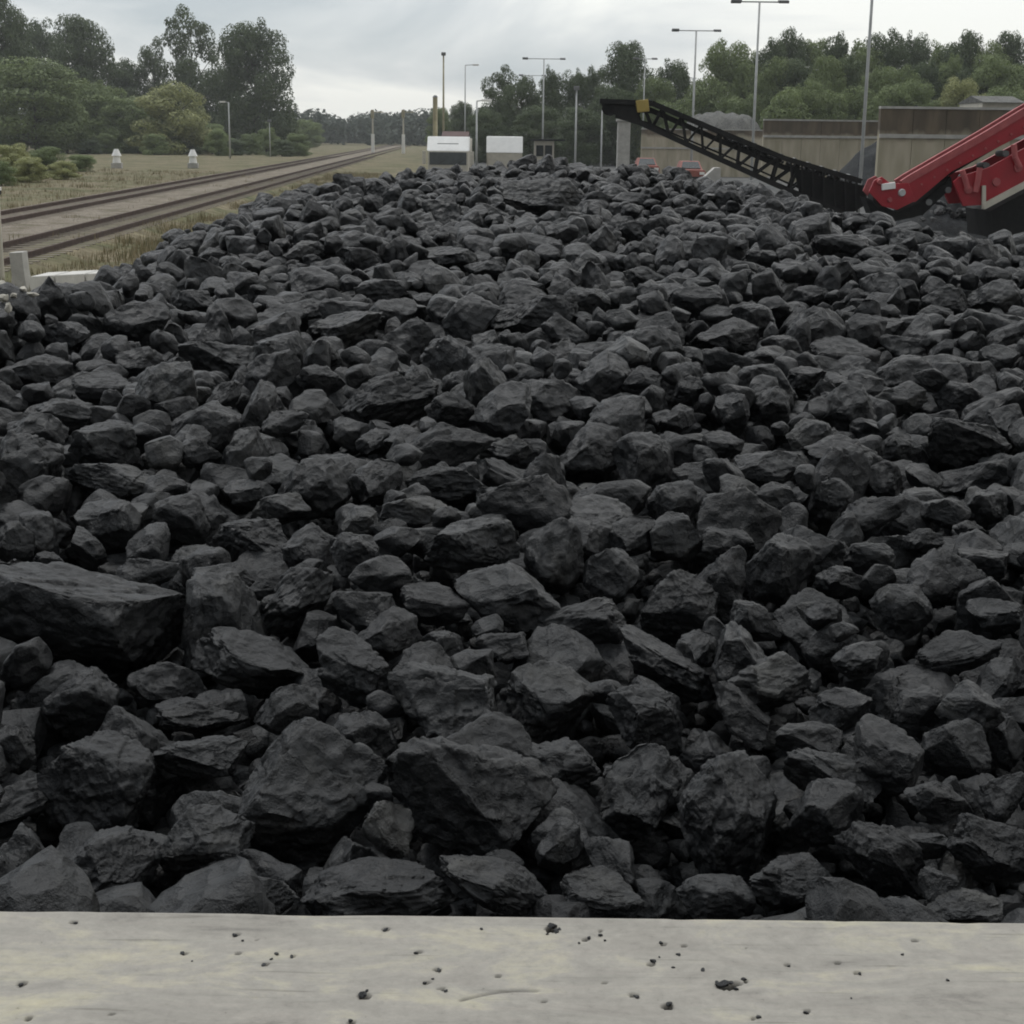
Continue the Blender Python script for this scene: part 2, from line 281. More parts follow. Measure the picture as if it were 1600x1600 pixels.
# ------------------------------------------------------------------ concrete wall under the camera
def concrete_wall_mesh():
    zt = 2.40; yb, yf = 0.62, 1.107
    pits = [(860,1452,11),(570,1557,9),(1135,1540,13),(1150,1537,8),(1043,1573,8),(655,1488,5),(683,1515,4.5),(668,1535,5),(690,1545,4.5),(603,1452,5.5),(370,1461,5.5),(372,1490,4.5),(415,1507,5.5),(115,1441,5),(35,1537,6),(45,1591,7),(1018,1507,6.5),(1037,1475,4.5),(990,1555,5.5),(1262,1580,5.5),(1165,1533,4.5),(915,1468,5),(938,1455,4.5),(1340,1520,4.5),(1230,1508,4.5),(290,1490,4),(400,1468,3.5),(1068,1478,4),(945,1536,4.5),(1178,1592,5.5),(550,1598,5),(458,1495,5),(850,1565,4),(778,1525,4),(1430,1470,4),(175,1585,4),(1310,1505,4)]
    wp = []
    for a, b, r in pits:
        d = ray(a, b); p = d * ((zt - CAM_Z) / d.z); wp.append((p.x, p.y, r * p.length / F_PX * 0.72, random.uniform(.7, 1.5)))
    xs = np.concatenate([np.linspace(-7, -0.62, 40)[:-1], np.linspace(-0.62, 0.62, 640), np.linspace(0.62, 7, 40)[1:]])
    ys = np.concatenate([np.linspace(yb, 0.86, 8)[:-1], np.linspace(0.86, yf - .006, 140), [yf - .003, yf - .0008, yf]])
    X, Yg = np.meshgrid(xs, ys); Z = np.full_like(X, zt); D = np.zeros_like(X)
    for (a, b, r, e) in wp:
        dd = np.hypot((X - a) / e, (Yg - b)) + 0.25 * r * np.sin(9 * np.arctan2(Yg - b, X - a) + a * 99) * .5
        k = np.clip(1.25 - dd / r, 0, 1); k = np.minimum(1, k * 2.2); Z -= 0.0045 * k; D = np.maximum(D, k)
    # one shallow trowel scratch
    for s in np.linspace(0, 1, 60):
        d = ray(720 + 120 * s, 1563 - 14 * s - 6 * math.sin(s * 3)); p = d * ((zt - CAM_Z) / d.z)
        k = np.clip(1 - np.hypot(X - p.x, Yg - p.y) / 0.0022, 0, 1); D = np.maximum(D, k * 0.7); Z -= .0006 * k
    Z[-3:, :] -= np.array([0.0004, 0.002, 0.006])[:, None]
    # small chips along the front arris
    chip = np.array([max(0, mnoise.noise(Vector((x * 9, 3.3, 0))) - .22) * .016 + max(0, mnoise.noise(Vector((x * 40, 9.3, 0))) - .2) * .007 for x in xs]); Yg[-3:, :] -= chip[None, :] * np.array([.4, .8, 1])[:, None]
    nx, ny = len(xs), len(ys); Vv = np.stack([X, Yg, Z], -1).reshape(-1, 3)
    i = np.arange((ny - 1) * nx).reshape(ny - 1, nx)[:, :-1].ravel(); Fv = np.stack([i, i + 1, i + 1 + nx, i + nx], 1)
    n0 = len(Vv); f = Vv[-nx:].copy(); f[:, 2] = -0.05; bk = Vv[:nx].copy(); bk[:, 2] = -0.05
    Vv = np.concatenate([Vv, f, bk]); a = np.arange(nx - 1); top = (ny - 1) * nx
    Fv = np.concatenate([Fv, np.stack([top + a, top + a + 1, n0 + a + 1, n0 + a], 1), np.stack([a + 1, a, n0 + nx + a, n0 + nx + a + 1], 1)])
    return tri_mesh('concrete_wall', Vv, Fv, True, np.concatenate([D.ravel(), np.zeros(2 * nx)]))
m = bpy.data.materials.new('cast_concrete'); m.use_nodes = True; t = m.node_tree; l = t.links.new; b = t.nodes['Principled BSDF']
b.inputs['Roughness'].default_value = 0.85; b.inputs['Specular IOR Level'].default_value = 0.25
g = N(t, 'ShaderNodeNewGeometry')
mpg = N(t, 'ShaderNodeMapping'); mpg.inputs['Scale'].default_value = (0.75, 1.5, 1); l(g.outputs['Position'], mpg.inputs[0])
n1 = N(t, 'ShaderNodeTexNoise'); n1.inputs['Scale'].default_value = 11; n1.inputs['Detail'].default_value = 10; n1.inputs['Roughness'].default_value = .7; n1.inputs['Distortion'].default_value = .5; l(mpg.outputs[0], n1.inputs['Vector'])
r1 = ramp(t, [(0.30, (0.185, 0.172, 0.155)), (0.39, (0.255, 0.238, 0.212)), (0.51, (0.298, 0.279, 0.248)), (0.59, (0.355, 0.329, 0.268)), (0.72, (0.415, 0.378, 0.275))]); l(n1.outputs['Fac'], r1.inputs[0])
mp2 = N(t, 'ShaderNodeMapping'); mp2.inputs['Scale'].default_value = (9, 160, 40); l(g.outputs['Position'], mp2.inputs[0])
n2 = N(t, 'ShaderNodeTexNoise'); n2.inputs['Scale'].default_value = 1.0; n2.inputs['Detail'].default_value = 6; l(mp2.outputs[0], n2.inputs['Vector'])
r2 = ramp(t, [(0.28, (0.72, 0.72, 0.70)), (0.38, (0.96, 0.98, 0.98)), (0.75, (1.03, 1.03, 1.03))]); l(n2.outputs['Fac'], r2.inputs[0])
mul = N(t, 'ShaderNodeMix'); mul.data_type = 'RGBA'; mul.blend_type = 'MULTIPLY'; mul.inputs[0].default_value = 1; l(r1.outputs[0], mul.inputs[6]); l(r2.outputs[0], mul.inputs[7])
n4 = N(t, 'ShaderNodeTexNoise'); n4.inputs['Scale'].default_value = 95; n4.inputs['Detail'].default_value = 10; n4.inputs['Roughness'].default_value = .75; l(g.outputs['Position'], n4.inputs['Vector'])
r4 = ramp(t, [(0.30, (0.35, 0.34, 0.30)), (0.36, (0.90, 0.90, 0.90)), (0.5, (1, 1, 1)), (0.7, (1.1, 1.1, 1.1))]); l(n4.outputs['Fac'], r4.inputs[0])
mul2 = N(t, 'ShaderNodeMix'); mul2.data_type = 'RGBA'; mul2.blend_type = 'MULTIPLY'; mul2.inputs[0].default_value = 1; l(mul.outputs[2], mul2.inputs[6]); l(r4.outputs[0], mul2.inputs[7])
a = N(t, 'ShaderNodeAttribute'); a.attribute_name = 'tone'
mx2 = N(t, 'ShaderNodeMix'); mx2.data_type = 'RGBA'; mx2.inputs[7].default_value = (0.035, 0.033, 0.028, 1); l(a.outputs['Fac'], mx2.inputs[0]); l(mul2.outputs[2], mx2.inputs[6]); l(mx2.outputs[2], b.inputs['Base Color'])
bp = N(t, 'ShaderNodeBump'); bp.inputs['Strength'].default_value = .35; bp.inputs['Distance'].default_value = .003; l(n4.outputs['Fac'], bp.inputs['Height']); l(bp.outputs[0], b.inputs['Normal'])
M['concrete'] = m
tag(link('concrete_wall', concrete_wall_mesh(), m), 'pale pitted concrete wall with a flat top in front of the coal heap', 'wall')

# ------------------------------------------------------------------ coal
def sstep(a, b, x):
    t = min(1, max(0, (x - a) / (b - a))); return t * t * (3 - 2 * t)
def drop(y): return 0.95 - 0.045 * y
def height(x, y):                        # top of the heap, from the ground
    xl = -1.78 - 0.42 * sstep(7.9, 6.0, y) + (1.15 * ((y - 10.5) / 4.1) ** 2 if y > 10.5 else 0)
    xr = 2.75 - 0.215 * (min(y, 16) - 8.26) if y > 8.26 else 3.3
    d = max(xl - x, x - xr, y - 14.6)
    k = 0.35; s = k * math.log1p(math.exp(min(40, d / k))) if d < 10 else d
    bmp = 0.09 * mnoise.noise(Vector((x * 1.1, y * 0.8, 4.2))) + 0.055 * mnoise.noise(Vector((x * 2.7, y * 2.2, 1.2)))
    return max(-0.25, CAM_Z - drop(min(y, 15.5)) - 0.68 * max(0, s - 0.08) + bmp)
def hit(px, py):
    d = ray(px, py); o = Vector((0, 0, CAM_Z)); s = 1.2
    while s < 16:
        p = o + d * s
        if p.z <= height(p.x, p.y): return p
        s += 0.02
    return None

def ico(sub):
    bm = bmesh.new(); bmesh.ops.create_icosphere(bm, subdivisions=sub, radius=1)
    V = np.array([v.co[:] for v in bm.verts]); Fc = np.array([[v.index for v in f.verts] for f in bm.faces]); bm.free(); return V, Fc
ICO = {s: ico(s) for s in (2, 3, 4, 5, 6)}
def rock(seed, sub, kind):
    r = np.random.default_rng(seed); V, Fc = ICO[sub]; V = V.copy()
    npl, lo, hi = {'a': (10, .36, .64), 'r': (16, .58, .84), 's': (9, .42, .72)}[kind]
    def cut(V, n, d, keep=.97):
        e = V @ n - d; return V - (np.where(e > 0, e * keep, 0))[:, None] * n
    # faceting: cut the ball by random planes, each leaving a flat broken face, then chip the corners
    dirs = r.normal(size=(npl, 3)); dirs /= np.linalg.norm(dirs, axis=1)[:, None]
    for _ in range(12):                   # spread the faces apart
        for a in range(npl):
            f = dirs[a] - dirs; dd = (f ** 2).sum(1) + 1e-3; dirs[a] = dirs[a] + (f / dd[:, None] ** 1.5).sum(0) * .02; dirs[a] /= np.linalg.norm(dirs[a])
    dirs += r.normal(size=dirs.shape) * .12; dirs /= np.linalg.norm(dirs, axis=1)[:, None]
    if kind == 's':
        for sg in (1, -1):
            n = np.array([r.normal() * .09, r.normal() * .09, sg]); n /= np.linalg.norm(n); V = cut(V, n, .42)
    for n in dirs: V = cut(V, n, r.uniform(lo, hi), 1.0)
    for _ in range(34 if kind != 'r' else 20):
        n = r.normal(size=3); n /= np.linalg.norm(n); V = cut(V, n, (V @ n).max() * r.uniform(.90, .985), 1.0)
    off = r.uniform(-50, 50, 3)
    det = 3 if sub >= 5 else (2 if sub == 4 else 1)
    for i in range(len(V)):
        p = Vector(V[i] * 1.3 + off); q = V[i] / (np.linalg.norm(V[i]) + 1e-6)
        a = 0.05 * mnoise.noise(p * 1.2)
        if det > 1: a += 0.06 * (0.4 - abs(mnoise.noise(p * 2.7))) + 0.035 * mnoise.cell(p * 2.2)
        if det > 2: a += 0.028 * mnoise.noise(p * 7.5) - 0.03 * max(0, 0.10 - abs(mnoise.noise(p * 3.6 + Vector((9, 2, 4))))) / .1 + (0.010 * mnoise.noise(p * 17))
        V[i] += q * a
    V -= (V.max(0) + V.min(0)) / 2; V /= V.max(0)
    return V, Fc
KINDS = 'aarsaaraasaarasaarsaaraasaaraasa'
PROTO = {}
def proto(i, sub):
    k = (i, sub)
    if k not in PROTO:
        V, Fc = rock(100 + i, sub, KINDS[i % len(KINDS)]); me = tri_mesh('coal_lump', V, Fc); me.materials.append(M['coal']); PROTO[k] = (V, Fc, me)
    return PROTO[k]

# lumps one can pick out of the photograph: x, y, width, height in its pixels, tilt, kind, name used when pointing to others
HERO = [
(130,960,310,150,-8,'s','huge flat slab at the left edge'),(230,893,100,52,-5,'a',0),(345,905,100,62,0,'a',0),(465,930,135,95,38,'a','tilted block beside the small round lump'),
(552,862,78,72,0,'r','small round lump left of centre'),(678,938,110,66,-8,'a',0),(605,985,106,88,0,'a','six-sided flat-faced lump near the middle'),(692,1006,66,50,0,'a',0),(785,1008,80,52,12,'a',0),
(385,1030,190,95,-22,'a','long block below the huge left slab'),(262,1065,125,72,-8,'r','rounded lump below the huge left slab'),(125,1098,120,95,38,'a',0),(545,1040,140,98,-28,'a',0),(445,1110,108,78,35,'a',0),
(310,1118,150,56,0,'a',0),(315,1180,140,58,4,'s','flat-topped slab in the lower left'),(20,1165,64,78,0,'a',0),(150,1222,200,170,22,'a','big angular block in the lower left'),(470,1240,250,190,52,'a','big leaning boulder left of the front slab'),
(565,1150,105,95,-40,'a',0),(170,1355,145,128,0,'r','round boulder by the wall at left'),(318,1308,150,118,8,'r',0),(392,1395,145,66,0,'r',0),(30,1340,80,122,10,'a',0),(590,1398,245,100,0,'r','broad domed lump against the concrete wall'),
(608,1292,95,70,-55,'a',0),(775,1380,190,85,-33,'a','long lump lying against the concrete wall'),(735,1235,260,165,-16,'s','great wedge-shaped slab in the front centre'),(690,1092,170,130,0,'a','cracked block above the great wedge slab'),(852,1090,152,132,-8,'a','blunt boulder above the great wedge slab'),
(868,1195,142,92,-12,'a',0),(905,985,155,95,18,'a','hump above the long ridge'),(1035,1038,175,72,-33,'a','long ridge-backed lump right of centre'),(1065,938,128,116,0,'r','rough knobbly boulder right of centre'),(870,855,98,116,-12,'r','upright oval lump in the middle'),
(985,832,98,62,8,'a',0),(1057,832,86,78,0,'a',0),(955,892,86,86,0,'a',0),(1220,880,108,112,-20,'a','boulder on the right middle'),(1315,906,78,52,-10,'a',0),(1410,948,94,84,0,'r','smooth six-sided lump on the right'),(1475,905,112,105,-30,'a',0),(1542,880,86,52,0,'s',0),
(1205,1060,138,98,0,'a','squarish block on the right'),(1345,1028,82,54,10,'r','smooth oval lump on the right'),(1500,1015,132,60,12,'a',0),(1565,1060,92,66,25,'a',0),(1010,1118,132,108,-10,'a',0),(1155,1110,112,62,-35,'a',0),(1318,1105,96,70,0,'a',0),(1442,1098,78,64,-10,'a',0),
(1265,1155,112,56,-4,'s',0),(1380,1180,115,120,-35,'a',0),(1497,1165,108,98,0,'r','round lump near the right edge'),(1585,1155,64,92,0,'a',0),(1000,1235,165,112,50,'a','leaning block beside the tall boulder'),(1145,1270,155,215,0,'r','tall boulder right of the front centre'),(1305,1210,175,68,-16,'s','flat slab right of the tall boulder'),
(1298,1268,122,100,0,'a',0),(1395,1340,165,95,-42,'a','long lump sloping to the lower right'),(1470,1250,108,66,-8,'a',0),(1572,1240,82,66,20,'a',0),(1560,1325,150,95,-25,'a','block at the lower right edge'),(1240,1375,138,98,-6,'a','squat lump by the wall at right'),(1120,1402,122,74,0,'r',0),
(940,1396,132,80,-10,'a',0),(875,1315,76,82,0,'a',0),(1450,1320,76,42,0,'s',0),(1470,1392,68,80,0,'a',0),(1512,1418,132,56,0,'r',0),
(388,838,138,70,0,'s','table-like slab with a dark hollow under it'),(280,812,88,92,15,'a',0),(165,815,108,90,0,'a',0),(132,852,74,44,-40,'a',0),(487,752,118,98,0,'r','disc-like lump left of centre'),(585,745,88,68,8,'a',0),(435,790,100,46,8,'s',0),(170,745,145,56,-8,'a','log-shaped lump on the left'),
(155,690,112,70,0,'a',0),(605,618,155,82,16,'a','broad lump in the upper middle'),(708,638,90,66,0,'a',0),(350,560,138,62,-4,'s','flat slab in the upper left'),(215,562,78,50,4,'a',0),(352,616,66,42,42,'a',0),(402,630,52,92,-8,'a',0),(160,600,98,52,0,'a',0),(55,575,118,62,-6,'a','block at the upper left edge'),
(210,500,112,76,8,'r','rounded boulder on the upper left shoulder'),(300,468,72,42,0,'s',0),(535,512,135,62,14,'a','long block in the upper left middle'),(640,530,82,82,10,'a',0),(705,565,102,76,-38,'a',0),(388,770,82,52,0,'a',0),(50,675,98,72,12,'a',0),(312,705,66,56,0,'a',0),(585,685,62,40,12,'a',0),
(700,755,132,62,0,'a',0),(645,795,108,48,4,'a',0),(735,845,152,78,6,'a','broad block left of the upright oval'),(20,845,60,76,0,'a',0),(75,875,52,34,0,'a',0),
(835,490,140,66,0,'s','wide cap-shaped lump near the top middle'),(888,522,90,48,-42,'a',0),(860,625,108,82,0,'r','rounded boulder in the middle'),(945,580,84,82,-20,'a',0),(1005,592,66,52,0,'r',0),(925,700,125,105,12,'a','broad boulder below the rounded middle boulder'),(1008,722,110,118,-8,'a',0),
(1150,570,112,38,-12,'s','thin tilted slab above the right middle'),(1260,588,66,42,0,'a',0),(1325,632,92,92,0,'r',0),(1078,606,48,48,0,'r',0),(1145,640,52,68,0,'a',0),(1205,632,68,68,0,'a',0),(1270,676,78,58,6,'r',0),(1205,728,118,58,8,'r','smooth lens-shaped lump'),(1215,780,78,62,-8,'a',0),
(1302,768,62,52,0,'a',0),(1380,745,78,62,-10,'r',0),(1525,745,118,52,8,'s',0),(1412,702,82,66,0,'a',0),(1510,690,132,76,-12,'s','flat slab near the right edge'),(1575,660,64,72,0,'a',0),(1410,618,88,56,0,'a',0),(1500,620,74,62,0,'r',0),(1320,550,112,66,0,'a',0),
(1140,520,112,66,-6,'a',0),(1180,490,72,42,0,'a',0),(1265,458,72,32,0,'s',0),(1462,488,66,30,0,'r',0),(1480,466,82,46,0,'r',0),(1310,385,102,50,0,'a',0),(1488,362,98,56,6,'s','big slab on the right crest'),(1395,395,62,38,0,'a',0),(1560,460,92,62,0,'r',0),(1085,465,88,48,0,'r',0),
(915,468,78,50,0,'r',0),(1480,796,72,46,0,'a',0),(1545,786,74,52,0,'a',0),(1445,842,66,40,0,'a',0),(1517,826,52,34,0,'a',0),(1370,800,105,54,6,'a',0),
(845,305,155,75,-4,'a','broad blocky lump on the crest'),(585,318,42,36,0,'r','ball-like lump on the far left slope'),(330,398,64,36,0,'a',0),(780,262,60,32,0,'a',0),(470,390,70,38,12,'a',0),(560,400,74,40,0,'a',0),(690,330,62,52,0,'a',0),(990,360,60,40,0,'r',0),(1075,330,52,30,0,'a',0),(1190,405,62,36,0,'a',0),(700,400,88,40,0,'a',0),(760,420,70,36,0,'a',0),(1010,430,72,38,0,'a',0),
(480,480,80,40,0,'a',0),(600,455,90,46,0,'a',0),(100,520,80,46,0,'a',0),(270,640,80,48,10,'a',0),(95,640,88,44,-8,'a',0),(500,590,82,52,0,'a',0),(445,660,74,44,0,'a',0),(760,540,50,60,0,'a',0),(790,700,86,52,0,'a',0),(560,810,60,48,0,'a',0),
(1130,690,66,46,0,'a',0),(1060,650,60,50,0,'a',0),(1225,540,70,44,0,'a',0),(1410,540,70,46,0,'a',0),(1560,560,72,56,0,'a',0),(1140,845,90,56,-20,'a',0),(1360,870,80,52,0,'a',0),(1560,960,90,56,0,'a',0),(1285,960,70,52,0,'a',0),(1185,970,90,60,-25,'a',0),(1090,1010,64,60,0,'a',0),
]
LUMPS = []                               # (object, pixel x, pixel y, pixel size, kind, name)
GRID = {}
def near(p, r):
    c = 0.25; kx, ky = int(math.floor(p[0] / c)), int(math.floor(p[1] / c)); n = int(math.ceil((r + 0.35) / c))
    for i in range(kx - n, kx + n + 1):
        for j in range(ky - n, ky + n + 1):
            for q in GRID.get((i, j), ()): yield q
def put(p, r):
    c = 0.25; GRID.setdefault((int(math.floor(p[0] / c)), int(math.floor(p[1] / c))), []).append((p[0], p[1], p[2], r))
KI = {k: [i for i in range(len(KINDS)) if KINDS[i] == k] for k in 'ars'}
def lump_object(i, sub, Mx):
    o = bpy.data.objects.new('coal_lump', proto(i, sub)[2]); COL.objects.link(o); o.matrix_world = Mx; return o
FLIP = [Matrix.Identity(3), Matrix.Rotation(math.pi, 3, 'X'), Matrix.Rotation(math.pi, 3, 'Y'), Matrix.Rotation(math.pi, 3, 'Z')]
for n, (px, py, w, h, rot, kd, nm) in enumerate(HERO):
    p = hit(px, py + 0.10 * h)
    if p is None: p = hit(px, py + 0.5 * h + 12)
    if p is None: continue
    dist = (p - camo.location).dot(CAM_F); sw, sh = w / F_PX * dist / 2 * 1.02, h / F_PX * dist / 2 * 1.05
    dd = 0.5 * (sw + sh) * random.uniform(.85, 1.1)
    c = p + CAM_F * dd * 0.35
    a = R(rot); rt = CAM_R * math.cos(a) + CAM_U * math.sin(a); up = CAM_U * math.cos(a) - CAM_R * math.sin(a)
    # tilt the lump's own axes a little back so that flat faces lie upward
    tilt = Matrix.Rotation(R(random.uniform(-6, 10)), 3, rt); up = tilt @ up; fw = rt.cross(up) * -1
    B = Matrix((rt, -fw, up)).transposed()
    sc = (sw, dd, sh)
    i = KI[kd][(n * 7) % len(KI[kd])]
    Mx = (B @ FLIP[(n * 3) % 4] if kd != 's' else B @ FLIP[(n % 2) * 3]).to_4x4() @ Matrix.Diagonal((*sc, 1)); Mx.translation = c
    sub = 6 if w > 125 else 5
    o = lump_object(i, sub, Mx)
    LUMPS.append([o, px, py, max(w, h), kd, nm, (w, h), (c - camo.location).dot(CAM_F), a])
    put(c, 0.5 * (sw + sh)); 
    if w > 1.6 * h or h > 1.6 * w:
        lo = (rt * sw if w > h else up * sh) * 0.55
        put(c + lo, min(sw, sh)); put(c - lo, min(sw, sh))

# all other lumps: dart throwing over the heap, coarse to fine
FILL = []
HB = {}
for q in LUMPS:
    for i in range(int((q[1] - 200) // 100), int((q[1] + 200) // 100) + 1):
        for j in range(int((q[2] - 200) // 100), int((q[2] + 200) // 100) + 1): HB.setdefault((i, j), []).append(q)
def hides(p, r):
    u, v = proj(p); dp = (Vector(p) - camo.location).dot(CAM_F); rp = r / dp * F_PX
    for q in HB.get((int(u // 100), int(v // 100)), ()):
        if q[7] < dp: continue
        a = q[8]; dx, dy = u - q[1], -(v - q[2]); ex = dx * math.cos(a) + dy * math.sin(a); ey = -dx * math.sin(a) + dy * math.cos(a)
        if (ex / (q[6][0] / 2 * .85 + rp * .6)) ** 2 + (ey / (q[6][1] / 2 * .85 + rp * .6)) ** 2 < 1: return True
    return False
def throw(n, rmin, rmax, sink, overlap, region, power=1.6):
    for _ in range(n):
        x = random.uniform(region[0], region[1]); y = random.uniform(region[2], region[3])
        if abs(x) > 0.40 * y + 2.3 and region[4]: continue
        r = rmin + (rmax - rmin) * random.random() ** power
        z = height(x, y)
        if z < -0.02 and r > 0.1: continue
        p = (x, y, z - sink * r + max(-.07, min(.06, random.gauss(-.01, .035))))
        if region[4] and hides(p, r): continue
        if y - r * 1.25 < 1.11: continue
        ok = True
        for q in near(p, r):
            if (q[0] - x) ** 2 + (q[1] - y) ** 2 + (q[2] - p[2]) ** 2 < ((q[3] + r) * overlap) ** 2: ok = False; break
        if ok: put(p, r); FILL.append((p, r))
VIS = (-5.4, 6.8, 1.15, 16.2, True)
throw(12000, .075, .112, .1, .80, VIS, 1.5)
throw(34000, .042, .08, .2, .78, VIS)
throw(20000, .025, .055, .5, .80, VIS)
nf_top = len(FILL)
# chips and slack in the gaps
for _ in range(26000):
    y = 1.15 + 13 * random.random() ** 1.7; x = random.uniform(-1, 1) * (0.35 * y + .4); r = random.uniform(.012, .034)
    if y - r * 1.4 < 1.11: continue
    FILL.append(((x, y, height(x, y) - random.uniform(.09, .20)), r))
# deeper pieces that show in the gaps, and the slopes out of sight
UG = {}
for _ in range(42000):
    x = random.uniform(-4.5, 5.5); y = random.uniform(1.2, 15)
    if abs(x) > 0.40 * y + 2.3: continue
    r = random.uniform(.05, .10) * (1 if y < 8 else 1.1); kx, ky = int(math.floor(x / .2)), int(math.floor(y / .2))
    if y - r * 1.4 < 1.11: continue
    if any((q[0] - x) ** 2 + (q[1] - y) ** 2 < ((q[2] + r) * .72) ** 2 for i in range(kx - 1, kx + 2) for j in range(ky - 1, ky + 2) for q in UG.get((i, j), ())): continue
    UG.setdefault((kx, ky), []).append((x, y, r)); FILL.append(((x, y, height(x, y) - .25 - random.uniform(0, .08)), r))
for _ in range(4200):
    x = random.uniform(-6.5, 8); y = random.uniform(1.3, 20)
    if abs(x) < 0.36 * y + .7 and y < 15: continue
    z = height(x, y); r = random.uniform(.06, .13)
    if z < 0: continue
    FILL.append(((x, y, z - .03), r))
for cx, cy, rx_, ry_, hh, n in ((P(1495, 212, 34).x, 34, 4.2, 2.4, 2.2, 1100), (P(1660, 212, 22).x, 21.5, 2.6, 3.0, 2.2, 400)):
    for _ in range(n):
        a = random.uniform(0, 6.28); q = math.sqrt(random.random()) * 1.05; FILL.append(((cx + rx_ * q * math.cos(a), cy + ry_ * q * math.sin(a), max(.03, hh * (1 - q) - .02)), random.uniform(.05, .15)))
# small crumbs run out over the yard at the foot of the heap
for _ in range(500):
    a = random.uniform(0, 6.28); x = random.uniform(-6.8, 8.5); y = random.uniform(1.5, 21)
    if height(x, y) > 0: continue
    FILL.append(((x, y, .03), random.uniform(.02, .05)))

def fill_matrix(p, r):
    q = Quaternion(Vector((random.gauss(0, 1), random.gauss(0, 1), random.gauss(0, 1))).normalized(), random.uniform(0, 6.28)) if random.random() < .8 else Quaternion((0, 0, 1), random.uniform(0, 6.28))
    return q.to_matrix(), np.array([r * random.uniform(.95, 1.4), r * random.uniform(.8, 1.15), r * random.uniform(.6, .9)])
# the ones that show largest become objects of their own
cand = []
for k in range(nf_top):
    p, r = FILL[k]; u, v = proj(p)
    if -5 < u < 1605 and v < 1425:
        cand.append((2 * r / (Vector(p) - camo.location).length * F_PX, k))
cand.sort(reverse=True); own = {k for _, k in cand[:max(0, 299 - len(LUMPS))]}
VV, FF, TT, nv = [], [], [], 0
for k, (p, r) in enumerate(FILL):
    q, sc = fill_matrix(p, r); i = random.randrange(len(KINDS))
    if KINDS[i] == 's' and random.random() < .5: i = random.choice(KI['a'])
    if k in own:
        Mx = q.to_4x4() @ Matrix.Diagonal((*sc, 1)); Mx.translation = p
        o = lump_object(i, 5, Mx); u, v = proj(p)
        LUMPS.append([o, u, v, 2 * r / (Vector(p) - camo.location).length * F_PX, KINDS[i], 0, (1.2, .75), 0, 0])
    else:
        px = 2 * r / max(1.2, (Vector(p) - camo.location).length) * 1536
        sub = 4 if px > 38 else (3 if px > 9 else 2)
        V, Fc, _ = proto(i, sub); A = np.array(q) @ np.diag(sc)
        VV.append(V @ A.T + np.array(p)); FF.append(Fc + nv); nv += len(V); TT.append(np.full(len(V), random.random()))
# the core of the heap under them
xs = np.linspace(-7, 9, 200); ys = np.linspace(1.105, 21, 240); X, Yg = np.meshgrid(xs, ys)
Z = np.array([[height(x, y) - .38 for x in xs] for y in ys])
Vc = np.stack([X, Yg, Z], -1).reshape(-1, 3); nx = len(xs); i = np.arange((len(ys) - 1) * nx).reshape(-1, nx)[:, :-1].ravel()
Fc = np.concatenate([np.stack([i, i + 1, i + nx], 1), np.stack([i + 1, i + 1 + nx, i + nx], 1)])
VV.append(Vc); FF.append(Fc + nv); TT.append(np.full(len(Vc), .2))
tag(link('coal_heap', tri_mesh('coal_heap', np.concatenate(VV), np.concatenate(FF), True, np.concatenate(TT)), M['coal_fill']),
    'heap of countless smaller black coal pieces filling the gaps between the larger lumps', 'coal heap', kind='stuff')

# labels that point each lump out by its neighbours
marks = [q for q in LUMPS if q[5]]
def direction(dx, dy):
    a = math.degrees(math.atan2(-dy, dx)) % 360
    return ['right of', 'up-right of', 'above', 'up-left of', 'left of', 'down-left of', 'below', 'down-right of'][int((a + 22.5) // 45) % 8]
used = set()
for q in LUMPS:
    o, u, v, s, kd, nm, (w, h), _, _ = q
    if nm:
        o['label'] = 'coal lump, ' + nm; used.add(o['label'])
LBL = {'a': 'angular', 'r': 'rounded', 's': 'flat'}
for q in sorted([q for q in LUMPS if not q[5]], key=lambda q: -q[3]):
    o, u, v, s, kd, nm, (w, h), _, _ = q
    size = 'large' if s > 110 else ('mid-sized' if s > 70 else 'small'); lab = None
    for mk in sorted(marks, key=lambda m: (m[1] - u) ** 2 + (m[2] - v) ** 2)[:6]:
        dd = math.hypot(mk[1] - u, mk[2] - v); dist = 'just' if dd < 120 else ('next' if dd < 240 else 'farther')
        t = f"{size} {LBL[kd]} coal lump {dist} {direction(u - mk[1], v - mk[2])} the {mk[5]}"
        if t not in used: lab = t; break
    if lab is None:
        k = 2
        mk = min(marks, key=lambda m: (m[1] - u) ** 2 + (m[2] - v) ** 2)
        while True:
            t = f"{size} {LBL[kd]} coal lump, {['','','second','third','fourth','fifth','sixth','seventh','eighth','ninth'][min(k,9)]} {direction(u - mk[1], v - mk[2])} the {mk[5]}"
            if t not in used or k > 9: lab = t; break
            k += 1
    used.add(lab); o['label'] = lab
for q in LUMPS: tag(q[0], None, 'coal lump', 'large coal lumps on the heap')

